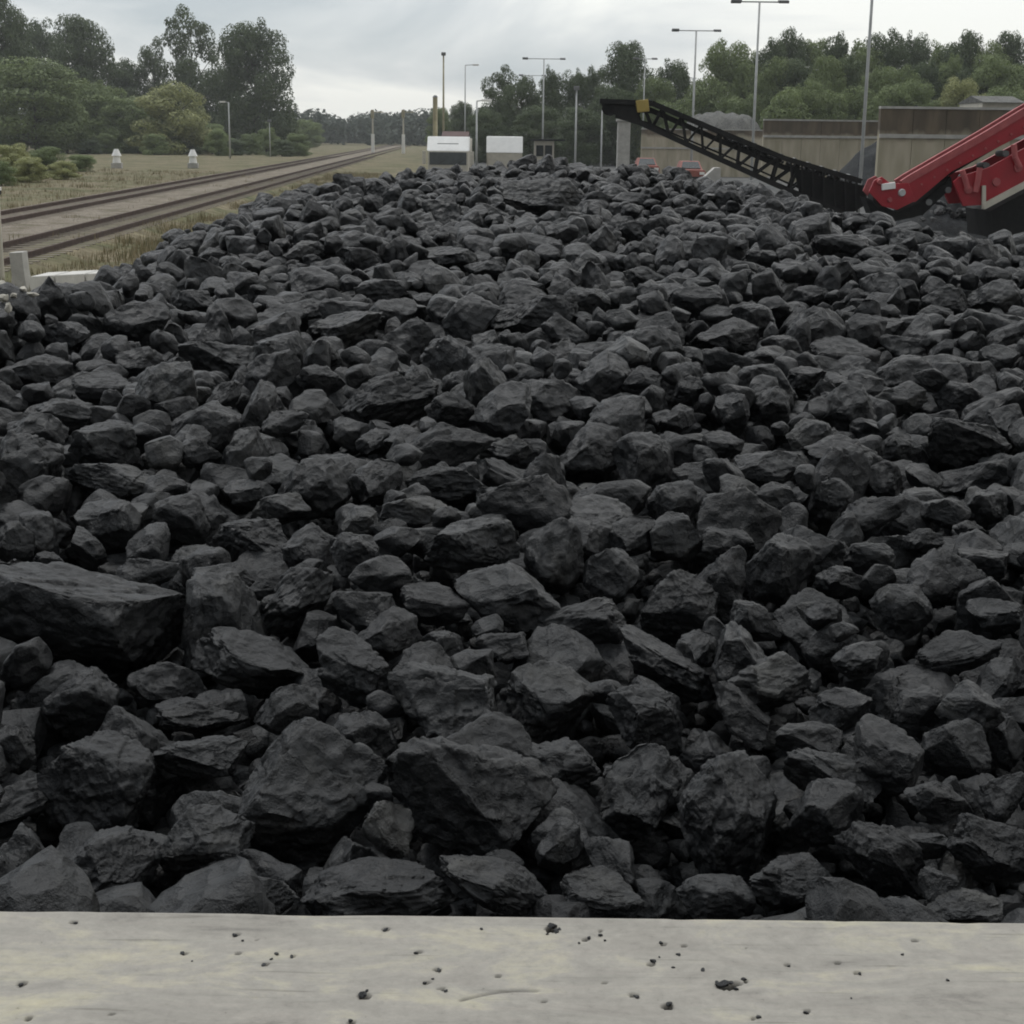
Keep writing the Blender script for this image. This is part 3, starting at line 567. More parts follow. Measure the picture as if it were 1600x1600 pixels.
# pale stones among the coal at the left edge of the heap
stl = ['pale stone at the far left edge, highest on the coal shoulder', 'pale stone just right of the others at the left edge', 'small pale stone low at the left edge beside black coal', 'pale elongated stone on the coal below the white kerb', 'tiny pale stone lowest of those at the left edge', 'pale chip of stone between the pale stones at the left edge']
for k, (px, py, w, h) in enumerate([(6, 488, 26, 18), (38, 498, 16, 14), (8, 512, 18, 16), (54, 508, 20, 11), (16, 528, 14, 20), (24, 508, 12, 10)]):
    p = hit(px, py) or hit(px, py + 30) or P(px, py + 20, 6.2)
    p.z = height(p.x, p.y) + .05
    V, Fc = rock(900 + k, 4, 'a'); me = tri_mesh('pale_stone', V, Fc); o = link('pale_stone', me, M['stone']); d = p.length
    o.location = p + Vector((0, 0, .05)); o.scale = (w / F_PX * 2.3, w / F_PX * 2.3, h / F_PX * 2.3); o.rotation_euler.z = k * 1.3
    tag(o, stl[k], 'stone', 'pale stones at the left of the heap')

# crumbs of coal lying on the wall
M['crumb'] = M['coal']
for k, (px, py, r) in enumerate([(863,1449,12),(869,1456,7),(566,1556,10),(1128,1541,13),(1142,1537,9),(1162,1531,6),(1046,1570,9),(686,1517,6),(664,1537,6),(1021,1503,7),(1033,1474,5),(1060,1492,5),(938,1462,6),(920,1466,5),(367,1462,6),(412,1508,6),(432,1491,5),(285,1490,5),(602,1454,6),(995,1558,6),(1259,1583,6),(33,1540,7),(650,1490,6),(118,1443,5),(1343,1522,5),(1185,1590,7),(548,1596,6),(1098,1516,5),(752,1452,5),(1480,1532,5),(874,1452,5),(855,1460,4),(1150,1546,6),(1120,1536,5),(676,1530,4),(697,1549,5),(379,1470,4),(424,1499,4),(945,1470,4),(905,1474,4),(1052,1512,4),(1030,1496,4),(300,1502,3),(456,1496,5),(573,1549,5),(1232,1510,4),(1410,1492,4),(1330,1560,3)]):
    d = ray(px, py); p = d * ((2.40 - CAM_Z) / d.z); p.z = 2.40; q = r / F_PX * (Vector(p) - camo.location).length * .58
    o = bpy.data.objects.new('coal_crumb', proto(k % 30, 4)[2]); COL.objects.link(o); o.location = (p.x, p.y, 2.40 + q * .3); o.scale = (q * random.uniform(.9, 1.5), q * random.uniform(.8, 1.2), q * .6); o.rotation_euler = (random.uniform(-.3, .3), random.uniform(-.3, .3), k * 1.1)
    tag(o, 'tiny black coal crumb lying on the flat top of the concrete wall', 'coal crumb', 'coal crumbs on the concrete wall')

# ------------------------------------------------------------------ left foreground: post, block, kerb
def ground_at(px, py):
    d = ray(px, py); return d * (-CAM_Z / d.z)
p0 = P(4, 440, 31); t = tag(empty('marker_post', (p0.x, 31, 0)), 'pale slim post with a black and white head at the left edge', 'post')
zt = P(4, 300, 31).z
MB().tube((p0.x, 31, 0), (p0.x, 31, zt - .05), .05, n=16).build('shaft', M['cream'], t, smooth=False)
MB().tube((p0.x, 31, zt - .05), (p0.x, 31, zt + .03), .085, n=16).build('black_band', M['black'], t)
MB().tube((p0.x, 31, zt + .03), (p0.x, 31, zt + .10), .095, n=16).build('white_collar', M['white'], t)
MB().tube((p0.x, 31, zt + .10), (p0.x, 31, zt + .17), .085, .05, n=16).build('cap', M['black'], t)
M['pale_block'] = mat('whitish_concrete', (0.52, 0.51, 0.48), .9, var=.12, scale=5, bump=.3, bscale=30)
M['block'] = mat('weathered_concrete', (0.40, 0.39, 0.365), .9, var=.18, scale=4, bump=.4, bscale=30)
g0 = P(26, 440, 23.5)
mb = MB(); mb.prism([P(x, y, 29.5) for x, y in ((14, 395), (34, 394), (37, 420), (43, 459), (17, 459), (18, 430))], (0, .35, 0)); 
tag(mb.build('concrete_block', M['block'], bevel=.012), 'weathered upright concrete block beside the slim post at left', 'concrete block')
kl = ['pale concrete kerb block beside the grass, nearest the slim post', 'pale concrete kerb block in the middle of the low row', 'pale concrete kerb block at the right end of the low row']
kx = [(46, 84), (85, 132), (133, 176)]
for k, (a, b2) in enumerate(kx):
    pa, pb = P(a + 1, 432 - (a - 46) * .05, 28 + (a - 46) * .012), P(b2 - 1, 432 - (b2 - 46) * .05, 28 + (b2 - 46) * .012)
    mb = MB(); mb.prism([pa, pb, Vector((pb.x, pb.y, 0)), Vector((pa.x, pa.y, 0))], (0.05, 0.9, 0.0))
    o = mb.build('kerb_block', M['pale_block'], bevel=.015); tag(o, kl[k], 'kerb block', 'pale concrete kerb blocks left of the coal')

# ------------------------------------------------------------------ retaining walls, far heaps
M['bay'] = bpy.data.materials.new('bay_wall_boards'); m = M['bay']; m.use_nodes = True; t = m.node_tree; l = t.links.new; b = t.nodes['Principled BSDF']; b.inputs['Roughness'].default_value = .9
g = N(t, 'ShaderNodeNewGeometry'); sp = N(t, 'ShaderNodeSeparateXYZ'); l(g.outputs['Position'], sp.inputs[0])
mpg = N(t, 'ShaderNodeMapping'); mpg.inputs['Scale'].default_value = (1.5, .3, .35); l(g.outputs['Position'], mpg.inputs[0])
n1 = N(t, 'ShaderNodeTexNoise'); n1.inputs['Scale'].default_value = 1.4; n1.inputs['Detail'].default_value = 8; l(mpg.outputs[0], n1.inputs['Vector'])
r1 = ramp(t, [(.3, (.30, .275, .195)), (.5, (.385, .345, .26)), (.7, (.47, .42, .33))]); l(n1.outputs['Fac'], r1.inputs[0])
r2 = ramp(t, [(.3, (.075, .062, .046)), (.5, (.11, .088, .064)), (.7, (.165, .13, .09))]); l(n1.outputs['Fac'], r2.inputs[0])
mz = N(t, 'ShaderNodeMath'); mz.operation = 'MULTIPLY_ADD'; mz.inputs[1].default_value = .8; l(n1.outputs['Fac'], mz.inputs[0]); l(sp.outputs['Z'], mz.inputs[2])
mr = N(t, 'ShaderNodeMapRange'); mr.inputs['From Min'].default_value = 3.42; mr.inputs['From Max'].default_value = 3.72; l(mz.outputs[0], mr.inputs['Value'])
mx = N(t, 'ShaderNodeMix'); mx.data_type = 'RGBA'; l(mr.outputs[0], mx.inputs[0]); l(r1.outputs[0], mx.inputs[6]); l(r2.outputs[0], mx.inputs[7]); l(mx.outputs[2], b.inputs['Base Color'])
def bay_wall(x0, x1, Y, ztop, zrail, label):
    a, c = P(x0, 212, Y).x, P(x1, 212, Y).x
    t = tag(empty('bay_wall', ((a + c) / 2, Y, 0)), label, 'wall', 'bay walls behind the coal')
    mb = MB(); n = max(2, round((c - a) / 1.1)); w = (c - a) / n
    for k in range(n): mb.box((a + w * (k + .5), Y + random.uniform(0, .015), ztop / 2), (w - .015, .30, ztop))
    mb.build('panel', M['bay'], t)
    MB().box(((a + c) / 2, Y - .19, zrail), (c - a, .07, .13)).build('rail', M['block'], t)
    MB().box(((a + c) / 2, Y, ztop + .042), (c - a, .36, .08)).build('coping', M['block'], t)
bay_wall(1372, 2250, 53, 4.02, 3.14, 'tall rusty brown bay wall with a pale rail, behind the red machine')
bay_wall(1192, 1372, 88, 3.98, 3.14, 'brown bay wall with a pale rail, left of the tall pole behind the conveyor')
bay_wall(1002, 1192, 125, 3.6, 2.2, 'farthest sandy bay wall, seen under the raised conveyor end')
def far_heap(name, c, rxx, ry, h, m, label, cat, seed, pw=1.0):
    V, Fq, n = [], [], 64
    for j in range(24):
        s = j / 23
        for i in range(n):
            a = i / n * 6.283; q = Vector((math.cos(a) * 1.3, math.sin(a) * 1.3, seed)); k = 1 + .18 * mnoise.noise(q) ; rr = s
            z = h * (1 - s ** pw) + h * .10 * mnoise.noise(Vector((math.cos(a) * s * 5, math.sin(a) * s * 5, seed + 3)))
            V.append((c[0] + rxx * rr * k * math.cos(a), c[1] + ry * rr * k * math.sin(a), max(-.05, z - .02)))
    for j in range(23):
        for i in range(n): Fq.append((j * n + i, (j + 1) * n + i, (j + 1) * n + (i + 1) % n, j * n + (i + 1) % n))
    return tag(link(name, tri_mesh(name, V, Fq), m), label, cat)
M['fines'] = ground_mat('coal_fines', [(0.018, .02, .022), (.028, .03, .032), (.04, .042, .043), (.025, .026, .028)], 1.2, 8)
M['gravel'] = ground_mat('grey_gravel', [(.10, .10, .095), (.125, .125, .12), (.15, .15, .14), (.11, .11, .105)], 1.0, 8)
c = P(1400, 212, 80); far_heap('coal_stockpile', (c.x + .4, 78, 0), 5.6, 6, 4.6, M['fines'], 'smooth black heap of fine coal leaning against the brown bay wall', 'coal heap', 1.7)
c = P(1125, 212, 136); far_heap('covered_heap', (c.x, 136, 0), 4.4, 6, 5.0, M['gravel'], 'flat-topped grey covered heap showing above the sandy bay wall', 'covered heap', 5.1, 5)
c = P(1230, 212, 70); far_heap('slag_heap', (c.x, 74, 0), 6.5, 6, 1.3, M['yard'], 'low dark grey heap of fines below the brown bay wall, behind the conveyor', 'fines heap', 8.4)
c = P(1495, 212, 34); far_heap('fines_heap', (c.x, 34, 0), 4.2, 2.4, 2.2, M['fines'], 'dark heap of fines under the lower end of the red boom', 'fines heap', 6.2)
c = P(1660, 212, 22); far_heap('coal_mound', (c.x, 21.5, 0), 2.6, 3.0, 2.2, M['fines'], 'black mound of fine coal under the red machine at right', 'coal heap', 3.3)
mb = MB(); mb.prism([P(x, y, 46) for x, y in ((1085, 291), (1117, 262), (1126, 262), (1126, 330), (1085, 330))], (0, .5, 0))
tag(mb.build('sloped_block', M['block'], bevel=.02), 'sloped concrete block standing in the yard under the conveyor', 'concrete block')

# ------------------------------------------------------------------ black conveyor
CY = 33.0; CW = 0.85
t = tag(empty('conveyor', (P(1200, 212, CY).x, CY, 0)), 'black inclined belt conveyor with open lattice sides, rising to the left', 'conveyor')
up = [(937, 158), (1018, 161), (1120, 204), (1225, 247), (1345, 283)]
lo = [(962, 180), (1000, 192), (1116, 245), (1215, 290), (1315, 332)]
def lerp_poly(pl, s):
    d = [0]
    for a, b2 in zip(pl, pl[1:]): d.append(d[-1] + math.dist(a, b2))
    x = s * d[-1]
    for i in range(len(pl) - 1):
        if x <= d[i + 1] + 1e-6:
            k = (x - d[i]) / (d[i + 1] - d[i]); return (pl[i][0] + k * (pl[i + 1][0] - pl[i][0]), pl[i][1] + k * (pl[i + 1][1] - pl[i][1]))
    return pl[-1]
OFF = Vector((.10, CW, 0))
for side in (0, 1):
    mb = MB()
    for pl, w in ((up, .20), (lo, .19)):
        for a, b2 in zip(pl, pl[1:]): mb.bar(P(*a, CY) + OFF * side, P(*b2, CY) + OFF * side, w, .10)
    mb.build('side_frame', M['black'], t)
    mb = MB(); ns = 13
    for k in range(1, ns):
        a, b2 = P(*lerp_poly(up, k / ns), CY) + OFF * side, P(*lerp_poly(lo, k / ns), CY) + OFF * side
        mb.bar(a, b2, .05)
        if k < ns - 1: mb.bar(P(*lerp_poly(up, (k + 1) / ns), CY) + OFF * side, b2, .04)
    mb.build('lattice_braces', M['black'], t)
mb = MB()
bl = [(945, 160), (1018, 168), (1120, 213), (1225, 257), (1338, 292)]
for a, b2 in zip(bl, bl[1:]):
    mb.prism([P(a[0], a[1], CY), P(b2[0], b2[1], CY), P(b2[0], b2[1] + 9, CY), P(a[0], a[1] + 9, CY)], OFF)
rl = [(960, 176), (1010, 190), (1120, 236), (1225, 282), (1320, 322)]
for a, b2 in zip(rl, rl[1:]):
    mb.prism([P(a[0], a[1], CY), P(b2[0], b2[1], CY), P(b2[0], b2[1] + 3, CY), P(a[0], a[1] + 3, CY)], OFF)
mb.build('belt', M['rubber'], t)
a = P(950, 170, CY); MB().tube(a - Vector((0, .06, 0)), a + OFF + Vector((0, .06, 0)), .13, n=20).build('head_drum', M['rubber'], t)
for sgn in (0, 1):
    MB().prism([P(x, y, CY - .05) + (OFF + Vector((0, .06, 0))) * sgn for x, y in ((937, 157), (990, 160), (1002, 192), (972, 184), (944, 172))], (0, .04, 0)).build('head_plate', M['black'], t)
mb = MB(); mb.prism([P(x, y, CY - .12) for x, y in ((993, 157), (1013, 155), (1015, 174), (996, 176))], (0, .28, 0)); mb.build('motor_guard', M['yellow'], t, bevel=.02)
mb = MB()
mb.bm.free()
for sgn in (0, 1):
    MB().prism([P(x, y, CY - .06 + sgn * (CW + .08)) for x, y in ((1240, 262), (1300, 281), (1352, 290), (1356, 318), (1326, 336), (1290, 326), (1250, 306))], (0, .03, 0)).build('skirt_plate', M['rubber'], t)
mb = MB()
for k in range(7):
    x = 1236 + k * 17; mb.bar(P(x, 250 + k * 5.6, CY - .09), P(x + 1, 302 + k * 5.4, CY - .09), .035)
mb.build('skirt_ribs', M['black'], t)
mb = MB()
for k in range(16):
    q = lerp_poly(up, .18 + k * .052); a = P(q[0], q[1] - 2, CY); mb.tube(a, a + OFF, .045, n=10)
mb.build('idler_rollers', M['grey'], t)
for px in (1240, 1300):
    for sgn in (0, 1):
        a = P(px, 300 + (px - 1240) * .3, CY) + OFF * sgn; MB().bar(a, (a.x + .25, a.y, 0), .09).build('leg', M['black'], t)
mb = MB()
for k in range(170):
    s = random.uniform(.45, .98); q = lerp_poly(bl, s); a = P(q[0], q[1] - 1, CY) + OFF * random.uniform(.15, .85) + Vector((0, 0, random.uniform(0, .07)))
    r = random.uniform(.03, .08); bmesh.ops.create_icosphere(mb.bm, subdivisions=1, radius=r, matrix=Matrix.Translation(a) @ Matrix.Rotation(random.uniform(0, 6), 4, (1, .4, .3)) @ Matrix.Diagonal((1, .8, .7, 1)))
tag(mb.build('coal_on_belt', M['coal_fill']), 'small coal pieces riding on the belt of the black conveyor', 'coal', kind='stuff')

# ------------------------------------------------------------------ red machine
RY = 30.0
t = tag(empty('screening_machine', (P(1640, 212, RY).x, RY, 0)), 'red loading machine with a sloping light-edged boom at the right edge', 'machine')
BW = Vector((.03, .60, 0))
def pr(pts, y, off): return ([P(a, b2, y) for a, b2 in pts], off)
beam = [(1415, 284), (1424, 279), (1544, 212), (1600, 178), (1900, 8), (1900, 46), (1600, 210), (1581, 219), (1487, 268), (1430, 316), (1418, 312)]
for s in (0, 1):
    mb = MB(); mb.prism([P(a, b2, RY) + BW * s for a, b2 in beam], (0, .07, 0)); mb.build('boom_side', M['red'], t, bevel=.006)
    fl = [(1410, 284), (1424, 275), (1544, 206), (1600, 172), (1900, 2)]
    mb = MB()
    for a, b2 in zip(fl, fl[1:]): mb.bar(P(a[0], a[1] + 3, RY) + BW * s + Vector((0, .03, 0)), P(b2[0], b2[1] + 3, RY) + BW * s + Vector((0, .03, 0)), .10, .13)
    mb.build('boom_flange', M['red_lit_dust'], t)  # flange coloured paler to stand for light falling on top
mb = MB(); mb.prism([P(x, y, RY) + Vector((0, .08, 0)) for x, y in ((1372, 306), (1430, 296), (1600, 202), (1900, 30), (1900, 36), (1600, 208), (1434, 304), (1374, 314))], (0.02, .50, 0)); mb.build('belt', M['rubber'], t)
for s in (0, 1):
    mb = MB(); mb.prism([P(x, y, RY - .03) + BW * s + Vector((0, s * .06, 0)) for x, y in ((1358, 300), (1366, 282), (1378, 276), (1392, 287), (1420, 286), (1430, 314), (1402, 328), (1378, 322))], (0, .06, 0)); mb.build('nose_plate', M['red_lit_dust' if s else 'red'], t, bevel=.008)
for (x, y, r) in ((1374, 284, .055), (1390, 312, .05), (1409, 301, .075)):
    a = P(x, y, RY - .03); MB().tube(a, a - Vector((0, .07, 0)), r, r * .8, n=16).build('bearing', M['red_lit_dust'] if r < .06 else M['steel'], t)
a = P(1388, 291, RY - .05); MB().box(a, (.26, .08, .12), 0, 0, R(-8)).build('bracket', M['white'], t, bevel=.01)
a = P(1378, 311, RY); MB().tube(a, a + BW, .17, n=20).build('tail_drum', M['rubber'], t)
mb = MB(); mb.prism([P(x, y, RY + .1) for x, y in ((1352, 308), (1372, 318), (1402, 332), (1440, 316), (1486, 276), (1488, 292), (1442, 336), (1398, 346), (1362, 336))], (0, .5, 0)); mb.build('belt_skirt', M['rubber'], t)
low = [(1490, 284), (1500, 276), (1545, 262), (1600, 232), (1900, 70), (1900, 130), (1600, 286), (1540, 320), (1505, 322)]
mb = MB(); mb.prism([P(x, y, RY - .25) for x, y in low], (0, .09, 0)); mb.prism([P(x, y, RY - .25) + BW + Vector((0, .5, 0)) for x, y in low], (0, .09, 0)); mb.build('hopper_side', M['red'], t, bevel=.006)
mb = MB(); q = [(1536, 323), (1600, 289), (1900, 132)]
for a, b2 in zip(q, q[1:]): mb.bar(P(*a, RY - .30), P(*b2, RY - .30), .09, .11)
mb.bar(P(1537, 290, RY - .30), P(1537, 326, RY - .30), .07); mb.build('hopper_edge', M['cream'], t)
for pts in (((1503, 266), (1508, 280), (1512, 296)), ((1531, 262), (1528, 282), (1524, 300)), ((1584, 226), (1586, 246), (1594, 262))):
    mb = MB()
    for a, b2 in zip(pts, pts[1:]): mb.tube(P(*a, RY - .32), P(*b2, RY - .32), .055, n=12)
    mb.build('hydraulic_arm', M['red_lit_dust'], t)
for (x, y) in ((1556, 284), (1590, 262), (1512, 296)):
    a = P(x, y, RY - .25); MB().tube(a, a - Vector((0, .07, 0)), .075, n=14).build('pivot_pin', M['red_lit_dust'], t)
mb = MB(); mb.prism([P(x, y, RY - .2) for x, y in ((1548, 330), (1600, 302), (1900, 147), (1900, 330), (1700, 372), (1552, 372))], (0, 1.7, 0)); mb.build('chassis', M['rubber'], t)
for k in range(9):
    a = P(1440 + k * 20, 288 - k * 11.2, RY); MB().tube(a, a - Vector((0, .03, 0)), .022, n=8).build('bolt', M['red_lit_dust'], t)
for k in range(5):
    a = P(1452 + k * 30, 316 - k * 19, RY + .06); MB().tube(a, a + Vector((0, .5, 0)), .06, n=12).build('return_roller', M['grey'], t)
for s in (0, 1):
    c = P(1800, 360, RY); mb = MB(); yy = RY - .5 + s * 2.0
    pts = []
    for k in range(12): a = R(90 + 180 * k / 11); pts.append(Vector((c.x - 1.6 + .42 * math.cos(a), yy, .45 + .42 * math.sin(a))))
    for k in range(12): a = R(-90 + 180 * k / 11); pts.append(Vector((c.x + 1.6 + .42 * math.cos(a), yy, .45 + .42 * math.sin(a))))
    mb.prism(pts, (0, .45, 0)); mb.build('crawler_track', M['rubber'], t)

# ------------------------------------------------------------------ lamp posts and signals
def lamp(px, py_top, Y, style, label, r=.075, m='steel', lean=0, z0=0, spread=1.6, grp='lamp posts along the yard and railway'):
    p = P(px, py_top, Y); x = p.x; zt = p.z
    t = tag(empty('lamp_post', (x, Y, z0)), label, 'lamp post', grp)
    MB().tube((x, Y, z0), (x, Y, zt), r * 1.0, r * .62, n=12).build('pole', M[m], t, smooth=True)
    if style == 'T':
        MB().bar((x - spread, Y, zt), (x + spread, Y, zt), .07).build('crossarm', M[m], t)
        for sx in (-1, 1):
            for k in (.92,):
                MB().box((x + sx * spread * k, Y - .1, zt + .02), (.55, .4, .15), 0, R(sx * 10)).build('floodlight', M['grey'], t, bevel=.03)
    elif style == 'L':
        MB().bar((x, Y, zt), (x - spread * .55, Y, zt + .06), .07).build('arm', M[m], t)
        MB().box((x - spread * .7, Y, zt + .05), (.65, .30, .16)).build('lantern', M['lamp_glass'], t, bevel=.04)
    elif style == 'R':
        MB().bar((x, Y, zt), (x + spread * .55, Y, zt + .06), .07).build('arm', M[m], t)
        MB().box((x + spread * .7, Y, zt + .05), (.65, .30, .16)).build('lantern', M['lamp_glass'], t, bevel=.04)
    elif style == 'H':
        MB().box((x, Y, zt + .1), (.42, .35, .30)).build('lantern', M['grey'], t, bevel=.05)
    return t
lamp(1187, 3, 85, 'T', 'tall floodlight mast with a crossarm at the top of the sky, behind the conveyor', .085, spread=1.35)
lamp(1376, -210, 50, 'T', 'tallest lamp mast, running out of the picture beside the brown wall end', .062)
lamp(1088, 48, 120, 'T', 'mast with two outstretched floodlight arms above the middle of the conveyor', .10, spread=1.7)
lamp(693, 86, 150, 'H', 'tall mast with a small head, standing behind the left white truck', .12, 'yellow_steel')
lamp(727, 102, 170, 'R', 'thin tall pole just right of the mast behind the left white truck', .09)
lamp(745, 158, 102, 'R', 'short lamp post between the two white trucks', .08, spread=.9)
lamp(850, 92, 157, 'T', 'double-armed mast above the small pale cabin', .10, spread=2.0)
lamp(832, 118, 204, 'T', 'faint double-armed pole left of the mast above the cabin', .09, spread=1.6)
lamp(901, 140, 120, 'H', 'plain grey pole between the cabin and the conveyor head', .09)
lamp(941, 172, 108, 'R', 'shorter grey pole just below the raised conveyor head', .07, spread=.5)
lamp(1008, 92, 157, 'T', 'thin pole rising behind the yellow guard of the conveyor', .08, spread=1.0)
lamp(1064, 126, 190, 'L', 'left one of the twin lamps before the trees above the conveyor', .11, spread=1.0)
lamp(1083, 122, 186, 'L', 'right one of the twin lamps before the trees above the conveyor', .11, spread=1.0)
for px, py, s in ((1217, 106, 'leftmost'), (1238, 110, 'second'), (1253, 106, 'third'), (1268, 110, 'fourth'), (1281, 126, 'rightmost')):
    lamp(px, py, 165, 'R', f'slim pale lamp before the forest, {s} of the row of five', .09, spread=.7)
lamp(357, 160, 185, 'L', 'single grey lamp post before the dark domed tree at left', .11, spread=1.0)
lamp(421, 190, 200, 'H', 'low faint pole right of the lamp post at the dark domed tree', .07)
def signal(px, py_top, Y, label):
    p = P(px, py_top, Y); x, zt = p.x, p.z; t = tag(empty('railway_signal', (x, Y, 0)), label, 'signal', 'railway signals far down the line')
    MB().tube((x, Y, 0), (x, Y, zt), .16, .12, n=10).build('post', M['cream'], t)
    MB().box((x, Y - .2, zt - .6), (.5, .3, 1.3)).build('signal_head', M['yellow_steel'], t, bevel=.05)
    MB().box((x + .7, Y, zt - .3), (2.0, .3, .14)).build('platform', M['yellow_steel'], t)
    MB().box((x, Y, 1.5), (.5, .4, 3.0)).build('cabinet', M['white'], t, bevel=.03)
signal(582, 172, 250, 'left one of two faint railway signals far down the line')
signal(630, 172, 255, 'right one of two faint railway signals far down the line')
p = P(680, 152, 98); t = tag(empty('marker_pole', (p.x, 98, 0)), 'thick yellowish pole with a capped top just left of the left truck', 'pole')
MB().tube((p.x, 98, 0), (p.x, 98, p.z), .15, n=14).build('shaft', M['yellow_steel'], t); MB().tube((p.x, 98, p.z), (p.x, 98, p.z + .12), .18, .08, n=14).build('cap', M['grey'], t)
for px, lab in ((183, 'left one of two small pale dwarf signals on the grass before the trees'), (302, 'right one of two small pale dwarf signals on the grass before the trees')):
    g0 = ground_at(px, 263); Y = g0.y; t = tag(empty('dwarf_signal', (g0.x, Y, 0)), lab, 'signal', 'dwarf signals on the grass')
    MB().box((g0.x, Y, .22), (.85, .6, .44)).build('base', M['block'], t, bevel=.03)
    MB().tube((g0.x, Y, .44), (g0.x, Y, 1.0), .34, .26, n=14).build('body', M['white'], t)
    MB().tube((g0.x, Y, 1.0), (g0.x, Y, 1.55), .40, .16, n=14).build('hood', M['white'], t)

# ------------------------------------------------------------------ trucks, cabin, cars, sheds
def wheel(x, y, r, w, parent):
    o = MB().tube((x - w / 2, y, r), (x + w / 2, y, r), r, n=24).build('wheel', M['rubber'], parent)
    MB().tube((-w * .52, 0, 0), (w * .52, 0, 0), r * .55, n=16)
    return o
def truck_front(px0, px1, py_top, Y, label):
    a, b2 = P(px0, py_top, Y), P(px1, py_top, Y); w = b2.x - a.x; x = (a.x + b2.x) / 2; H = a.z
    t = tag(empty('truck', (x, Y, 0)), label, 'truck')
    MB().box((x, Y + 1.0, 1.35), (w * .96, 2.0, 1.5)).build('cab', M['cream'], t, bevel=.08)
    MB().prism([(x - w / 2, Y, 2.08), (x - w / 2, Y + .75, H), (x - w / 2, Y + 2, H), (x - w / 2, Y + 2, 2.08)], (w, 0, 0)).build('roof_fairing', M['white'], t, bevel=.06)
    MB().box((x, Y - .01, 1.66), (w * .88, .06, .72)).build('windscreen', M['screen'], t, bevel=.02)
    for q in (-.22, .22): MB().bar((x + q * w, Y - .07, 1.34), (x + (q + .16) * w, Y - .07, 1.60), .03).build('wiper', M['black'], t)
    MB().box((x, Y - .02, 2.50), (w * .5, .05, .03), 0, R(-20)).build('fairing_seam', M['grey'], t)
    MB().box((x, Y - .03, .85), (w * .7, .08, .4)).build('grille', M['dark_grey'], t)
    MB().box((x, Y + .05, .45), (w, .3, .3)).build('bumper', M['white'], t, bevel=.04)
    for s in (-1, 1):
        MB().box((x + s * w * .38, Y - .11, .5), (.35, .06, .16)).build('headlight', M['lamp_glass'], t)
        MB().box((x + s * (w / 2 + .17), Y + .1, 1.7), (.22, .12, .75)).build('mirror', M['cream'], t, bevel=.03)
        for yy in (1.0, 4.8, 6.1): wheel(x + s * w * .41, Y + yy, .5, .32, t)
    MB().box((x, Y + 4.6, 1.95), (w * .98, 5.0, 1.7)).build('cargo_box', M['cream'], t, bevel=.03)
    MB().box((x, Y + 4.0, .8), (w * .5, 6.0, .3)).build('chassis', M['dark_grey'], t)
truck_front(667, 733, 213, 92, 'white truck with a dark windscreen and pale mirrors, left of the two, beyond the heap')
a, b2 = P(760, 215, 96), P(817, 215, 96); w = b2.x - a.x; x = (a.x + b2.x) / 2
t = tag(empty('truck', (x, 96, 0)), 'white covered truck seen from behind with a cream tailgate, right of the two', 'truck')
MB().prism([(x - w / 2, 96, 1.97), (x - w / 2, 96.55, 2.95), (x - w / 2, 101.6, 2.95), (x - w / 2, 102, 1.97)], (w, 0, 0)).build('canopy', M['white'], t, bevel=.06)
MB().box((x, 99, 1.45), (w * .98, 5.9, 1.02)).build('tipper_body', M['cream'], t, bevel=.02)
MB().box((x, 95.98, 1.42), (w * .9, .06, .9)).build('tailgate', M['cream'], t)
MB().box((x, 99, .78), (w * .5, 6.5, .28)).build('chassis', M['dark_grey'], t)
MB().box((x, 103.2, 1.7), (w * .96, 1.9, 2.2)).build('cab', M['white'], t, bevel=.1)
for s in (-1, 1):
    MB().box((x + s * w * .4, 95.96, .75), (.3, .06, .14)).build('tail_light', M['orange'], t)
    for yy in (97.5, 98.8, 103): wheel(x + s * w * .41, yy, .5, .3, t)
a, b2 = P(835, 220, 110), P(866, 220, 110); w = b2.x - a.x; x = (a.x + b2.x) / 2; H = a.z
t = tag(empty('cabin', (x, 110, 0)), 'small pale site cabin with two dark windows and a flat overhanging roof', 'cabin')
MB().box((x, 111, H / 2), (w, 2.0, H)).build('wall', M['cream'], t)
MB().box((x + .25, 111, H + .06), (w + 1.0, 2.6, .12)).build('roof', M['dark_grey'], t)
for s in (-1, 1):
    f = MB().box((x + s * w * .22, 109.97, 2.0), (w * .36, .10, .74)).build('window', M['dark_grey'], t)
    pn = MB().box((x + s * w * .22, 109.93, 2.0), (w * .29, .06, .62)).build('pane', M['glass'], t)
    pn.parent = f; pn.location = (0, 0, 0)
MB().box((x, 109.97, .95), (.75, .06, .9)).build('vent_panel', M['grey'], t)
def shed(px0, px1, py_top, py_eave, Y, mr, mw, label, nm='shed'):
    a, b2 = P(px0, py_top, Y), P(px1, py_top, Y); w = b2.x - a.x; x = (a.x + b2.x) / 2; ze = P(px0, py_eave, Y).z; zt = a.z
    t = tag(empty(nm, (x, Y, 0)), label, 'shed')
    MB().box((x, Y + 2, ze / 2), (w * .96, 4, ze)).build('wall', mw, t)
    mb = MB(); mb.prism([Vector((x - w / 2, Y - .3, ze + .005)), Vector((x - w / 2, Y + 4.3, ze + .005)), Vector((x - w / 2, Y + 2, zt))], (w, 0, 0)); mb.build('roof', mr, t)
    MB().box((x, Y - .02, 1.1), (1.0, .06, 2.1)).build('door', M['grey'], t)
M['rust'] = mat('rusty_sheet', (0.075, 0.04, 0.036), .8, var=.3)
shed(690, 732, 205, 213, 128, M['rust'], M['grey'], 'shed with a dull rusty red roof just above the left white truck')
shed(1535, 1602, 148, 160, 78, M['gravel'], M['cream'], 'shed with a pale grey roof peeping over the tall brown wall at right')
p = P(975, 190, 70); t = tag(empty('concrete_pillar', (p.x, 70, 0)), 'stout pale concrete pillar standing under the raised conveyor head', 'pillar')
